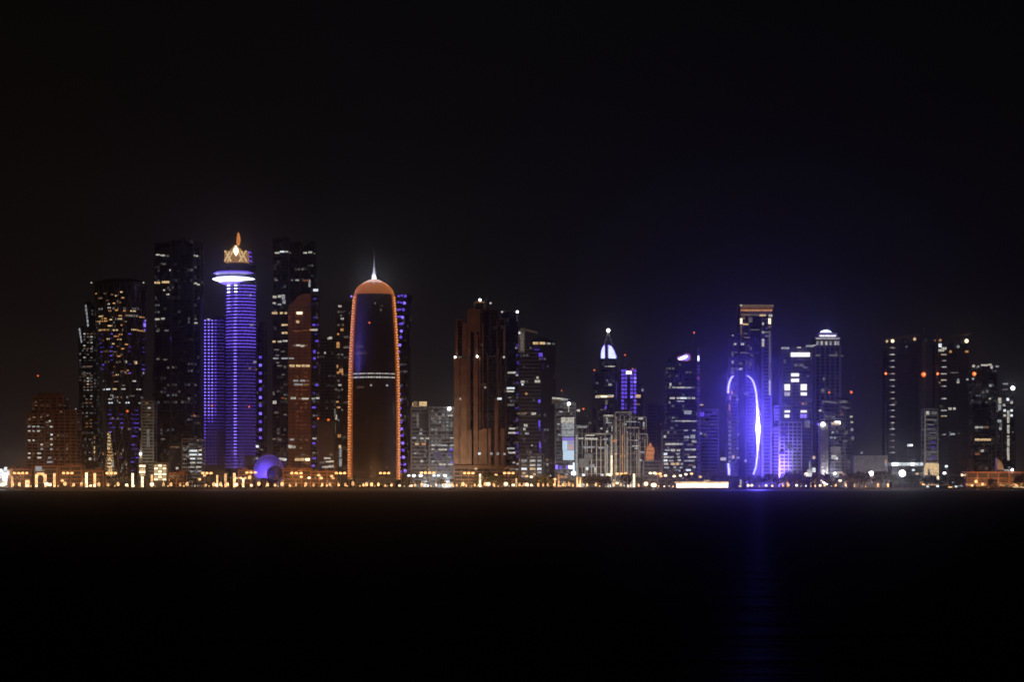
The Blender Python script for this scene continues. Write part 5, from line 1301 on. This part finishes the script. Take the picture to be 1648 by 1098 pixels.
# two dazzling white floodlights
for x, y, r, e, lb in ((1452, 762, 5.4, 2.6e4, 'dazzling white floodlight before the lamp row building'), (1402, 762.5, 4.0, 1e4, 'dazzling white floodlight before the long pale hall'), (1052, 781, 4.6, 1e4, 'large round cream floodlight glowing left of the ferry pavilion')):
    D = SHORE + (60 if y < 770 else 10)
    root = bpy.data.objects.new('floodlight', None); COL.objects.link(root); root.location = (wx(x, D), D, GZ)
    h = (785.6 - y) * D / F
    mb = MB(); mb.lathe([(.3, 0), (.15, max(.6, h - 1))], M_['metal'], 8); link('pole', mb.mesh('pole'), root)
    mb = MB(); mb.box((-2, .6, h - 1.6), (2, 1.6, h + 1.6), M_['metal']); link('housing', mb.mesh('housing'), root)
    o = link('lamp_head', ball_mesh('lamp_head', E_['S'] if y < 770 else E_['Z']), root, (0, -.4, h)); o.scale = (r * 1.22, 2.0, r * (1.22 if y < 770 else .95))
    out_light(root, (0, -5, h), e * 1.0, (.95, .97, 1) if y < 770 else (1, .75, .45), 1.5)
    tag(root, lb, 'floodlight')
# wave of small lights on the curving ramp at the right
t = Tower('curved_ramp', 'curving ramp edged by faint orange lights at the right waterfront', 'ramp', 2440, 1515)
mb = MB(); pts = [(1476, 772), (1480, 775), (1485, 779), (1492, 781), (1510, 781), (1528, 781), (1545, 783)]
for (a, b), (c, d) in zip(pts, pts[1:]):
    mb.bar((t.x(a), 2, t.z(b) - .4), (t.x(c), 2, t.z(d) - .4), 1.2, M_['concrete'])
t.part('deck', mb)
for a, b in pts[1:-1]:
    mb = MB(); mb.box((t.x(a) - .3, 1.6, 0), (t.x(a) + .3, 2.2, max(.3, t.z(b) - .8)), M_['concrete']); t.part('pillar', mb)
t.wins('1478,773.5,5,x,4 1483,777.5,5,a,3.5 1487,780,6,O,2.6 1496,780.5,9,y,1.8 1505,780.5,9,a,1.8 1493,783.5,4,c,3 1509,783,4,s,3 1522,780.5,10,x,1.8 1529,785,9,A,2.4 1538,783.5,5,c,3 1546,782.5,7,e,2 1475,785.6,30,d,1', 2, 0)

# low rise blocks behind the corniche road, warmed by unseen bulbs added in front
for i, (x0, x1, y, q, lb) in enumerate(((14, 50, 757, 'r', 'low reddish building at the foot of the far left, left of the stepped apartment block'), (96, 131, 752, 'r', 'low reddish building at the foot of the brown stepped apartment block'),
        (133, 166, 760, 'r', 'low brown building below the leaning strip tower'), (272, 296, 763, 'a', 'low amber lit terrace right of the cream showroom'), (384, 404, 759, 'r', 'low brown building left of the violet sphere'), (456, 500, 756, 'r', 'low brown building at the foot of the rust faced tower'),
        (500, 540, 761, 'r', 'low brown building between rust faced and orange edged towers'), (646, 662, 764, 'd', 'low dim building right of the orange edged tower'), (1060, 1104, 764, 'd', 'low dim building at the foot of the curved top tower'), (1140, 1168, 762, 'd', 'low dark building left of the glowing oval tower'))):
    t = Tower('low_building', lb, 'building', 2505 + 2 * (i % 3), (x0 + x1) / 2)
    w_ = rb_ if q in 'ra' else M_['grey']
    t.body('wall', x0, x1, y, None, w_, M_['dark'], 0, 18, 4.2, 1.2, .4, fin=9, fw=1.2); t.roof_clutter(x0, x1, y, 3, 14, 2, w_)
    n = int((x1 - x0) / 6)
    for j in range(n):
        if random.random() < .45: t.win(x0 + 3 + j * 6, y + 6 + 4 * random.randint(0, 2), 3, 2, random.choice('oxxed'))
    if q == 'a': t.box('light_strip', x0, x1 - 8, 765, 769, E_['x'], -1.2, -.8)
    for j in range(max(1, int((x1 - x0) / 18))): point_light(t.e, (t.x(x0 + 9 + 18 * j), -20, 10), 2.2e3 if q in 'ra' else 6e2, (1, .42, .13), 1.5)
# red beacons standing alone on masts are parts of their towers; dark bank of trees in front of the road
def leaf_crown(seed, r, h, n):
    rnd = random.Random(seed); mb = MB()
    cl = [(rnd.uniform(-.65, .65) * r, rnd.uniform(-.65, .65) * r, h * rnd.uniform(.42, .92), rnd.uniform(.3, .55) * r) for _ in range(11)]
    for c in cl:
        for _ in range(n // 11):
            u = Vector((rnd.gauss(0, 1), rnd.gauss(0, 1), rnd.gauss(0, 1))).normalized() * c[3] * rnd.uniform(.5, 1.05)
            p = Vector(c[:3]) + u; q = rnd.uniform(.3, .62)
            a = Vector((rnd.gauss(0, 1), rnd.gauss(0, 1), rnd.gauss(0, 1))).normalized(); b = a.orthogonal().normalized()
            mb.face([p - a * q - b * q * .5, p + a * q * .2 - b * q * .7, p + a * q, p + b * q * .6], M_['leaf'])
    return mb
def tree_meshes(seed):
    rnd = random.Random(seed); h = 9.5
    c = leaf_crown(seed, 4.6, h, 700).mesh('crown')
    mb = MB(); mb.lathe([(.38, 0), (.26, h * .25), (.2, h * .45)], M_['trunk'], 7)
    for i in range(5):
        a = i * 1.3 + seed; mb.bar((0, 0, h * rnd.uniform(.3, .42)), (math.cos(a) * 2.2, math.sin(a) * 2.2, h * rnd.uniform(.6, .75)), .2, M_['trunk'])
    return c, mb.mesh('trunk')
def palm_meshes(seed):
    rnd = random.Random(seed + 50); h = 9.0; mb = MB()
    for i in range(22):
        a = i * 2.4 + rnd.random(); el = rnd.uniform(-.3, 1.1); L = rnd.uniform(2.8, 3.8)
        prev = Vector((0, 0, h)); d = Vector((math.cos(a) * math.cos(el), math.sin(a) * math.cos(el), math.sin(el)))
        for k in range(5):
            nx = prev + d * L / 5; sd = d.cross(Vector((0, 0, 1))).normalized() * (.42 - .07 * k)
            mb.face([prev + sd, prev - sd, nx - sd * .7 - Vector((0, 0, .15)), nx + sd * .7 - Vector((0, 0, .15))], M_['palm'])
            prev = nx; d = (d + Vector((0, 0, -.32))).normalized()
    tb = MB(); tb.lathe([(.34, 0), (.24, h * .5), (.28, h)], M_['trunk'], 8)
    for k in range(12): tb.lathe([(.33, k * h / 12 + .05), (.30, k * h / 12 + .2)], M_['trunk'], 8, cap=False)
    return mb.mesh('crown'), tb.mesh('trunk')
TM = [tree_meshes(i) for i in range(5)]; PM = [palm_meshes(i) for i in range(3)]
random.seed(21)
trees = [(x, 1, random.uniform(.9, 1.3)) for x in (12, 27, 50, 66, 96, 112, 126, 160, 168, 185, 198, 222, 238, 271, 283, 296, 309, 318, 326, 338, 356, 371, 385, 398, 412, 424, 448, 461, 487, 508, 523, 540, 562, 577, 604, 616, 636, 649)]
trees += [(x, 0, s) for x, s in ((655, .9), (673, .8), (709, .9), (731, .9), (778, 1.5), (789, 1.6), (797, 1.2), (806, 1.0), (868, 1.3), (876, 1.5), (885, 1.0), (915, .9), (941, 1.1), (951, 1.2), (964, 1.3), (973, 1.2), (981, .9), (1008, 1.4), (1013, 1.2), (1032, 1.2), (1043, .9), (1077, .9), (1118, .9), (1135, 1.2), (1146, 1.3), (1157, 1.2), (1166, 1.0), (1181, 1.2), (1196, .8),
          (1207, 1.3), (1216, 1.2), (1229, 1.1), (1240, 1.4), (1252, 1.1), (1264, 1.3), (1274, 1.6), (1283, 1.6), (1291, 1.1), (1314, 1.4), (1322, 1.5), (1331, 1.4), (1341, .8), (1366, 1.5), (1373, 1.3), (1383, 1.7), (1391, 1.5), (1411, 1.3), (1418, 1.7), (1426, 1.6), (1436, 1.4), (1444, 1.0), (1462, 1.2), (1474, .9), (1489, 1.1), (1497, 1.4), (1514, 1.0), (1525, 1.3), (1536, 1.4), (1544, 1.2), (1597, 1.0), (1641, 1.3))]
for i, (x, pal, s) in enumerate(trees):
    D = SHORE + 20 + (i * 7 % 14)
    crown, trunk = (PM[i % 3] if pal else TM[i % 5])
    root = bpy.data.objects.new('palm_tree' if pal else 'tree', None); COL.objects.link(root)
    root.location = (wx(x, D), D, GZ); root.rotation_euler = (0, 0, i * 1.7); root.scale = (s * (1 if pal else 1.1), s * 1.1, s)
    link('crown', crown, root); link('trunk', trunk, root)
    tag(root, place(x, 'dark palm tree' if pal else ('large dark leafy tree' if s > 1.25 else 'small dark leafy tree')), 'palm' if pal else 'tree', 'palm trees along the promenade' if pal else 'trees along the waterfront')

# ---------------------------------------------------------------- added floodlights (unseen fittings put in to light the facades)
def flood(x, D, tx, ty, TD, energy, col, angle, label, blend=.9):
    root = bpy.data.objects.new('added_floodlight', None); COL.objects.link(root); root.location = (wx(x, D), D, GZ)
    mb = MB(); mb.box((-.5, -.4, 0), (.5, .4, .35), M_['metal']); mb.bar((-.45, 0, .3), (-.45, 0, 1.0), .12, M_['metal']); mb.bar((.45, 0, .3), (.45, 0, 1.0), .12, M_['metal']); link('bracket', mb.mesh('bracket'), root)
    mb = MB(); mb.box((-.4, -.3, .6), (.4, .35, 1.2), M_['dark']); link('housing', mb.mesh('housing'), root)
    l = bpy.data.lights.new('bulb', 'SPOT'); l.energy = energy; l.color = col; l.spot_size = R(angle); l.spot_blend = blend; l.shadow_soft_size = 1.0
    o = bpy.data.objects.new('bulb', l); COL.objects.link(o); o.parent = root; o.location = (0, .1, 2.0)
    d = Vector((wx(tx, TD), TD, wz(ty, TD))) - Vector((root.location.x, D, GZ + 2))
    o.rotation_euler = d.to_track_quat('-Z', 'Y').to_euler()
    tag(root, label, 'floodlight', 'added floodlights aimed at the towers')
OR = (1, .46, .17)
for a in ((84, 2520, 84, 700, 2640, 9e4, OR, 80, 'added floodlight washing the brown apartment block'),
          (482, 2560, 482, 610, 2735, 1.1e5, OR, 62, 'added floodlight washing the rust faced twin tower'),
          (748, 2500, 752, 640, 2620, 6e4, OR, 88, 'left added floodlight washing the brown stepped tower'),
          (800, 2500, 800, 700, 2620, 1.2e4, OR, 84, 'right added floodlight washing the brown stepped tower'),
          (599, 2500, 599, 740, 2590, 5e4, OR, 90, 'added floodlight at the foot of the orange edged tower'),
          (711, 2540, 711, 720, 2630, 1.3e5, (.9, .95, 1), 90, 'added floodlight washing the wide grey office block'),
          (676, 2560, 676, 720, 2650, 5e4, (.9, .95, 1), 80, 'added floodlight washing the grey block with amber sign'),
          (909, 2540, 909, 700, 2600, 5e4, (.9, .95, 1), 90, 'added floodlight washing the block with blue screen'),
          (945, 2535, 948, 710, 2600, 5e4, (1, .92, .8), 90, 'added floodlight washing the stepped limestone block'),
          (992, 2545, 992, 710, 2620, 6.5e4, (1, .92, .8), 90, 'left added floodlight washing the broad stepped tower'),
          (1022, 2545, 1022, 710, 2620, 5.5e4, (1, .92, .8), 90, 'right added floodlight washing the broad stepped tower'),
          (1330, 2590, 1331, 620, 2670, 1e5, (.85, .85, 1), 90, 'added floodlight washing the crowned tower'),
          (1400, 2520, 1400, 750, 2580, 2.2e4, (.95, .97, 1), 100, 'added floodlight washing the long pale hall'),
          (234, 2585, 236, 700, 2640, 4e4, (1, .9, .7), 80, 'added floodlight washing the pale sandy block'),
          (1275, 2580, 1270, 720, 2630, 8e4, (.7, .65, 1), 70, 'added floodlight washing the foot of the white panel tower'),
          (1496, 2560, 1498, 720, 2600, 3e4, (.9, .95, 1), 80, 'added floodlight washing the slim tower with cream portal'),
          (1236, 2600, 1243, 690, 2710, 1.6e6, (.2, .13, 1), 80, 'added violet floodlight washing the banded office building'),
          (858, 2520, 860, 740, 2550, 1.5e4, (.9, .95, 1), 80, 'added floodlight washing the low office with pale windows')):
    flood(*a)

# ---------------------------------------------------------------- the air
h = bpy.data.materials.new('haze'); h.use_nodes = True
nt = h.node_tree; nt.nodes.clear()
o = nt.nodes.new('ShaderNodeOutputMaterial'); v = nt.nodes.new('ShaderNodeVolumePrincipled'); nt.links.new(v.outputs[0], o.inputs[1])
v.inputs['Density'].default_value = HAZE; v.inputs['Color'].default_value = (.85, .88, 1, 1); v.inputs['Anisotropy'].default_value = .975
mb = MB(); mb.box((-3500, -60, -3), (3500, 5200, 620), h)
tag(link('haze', mb.mesh('haze')), kind='stuff')
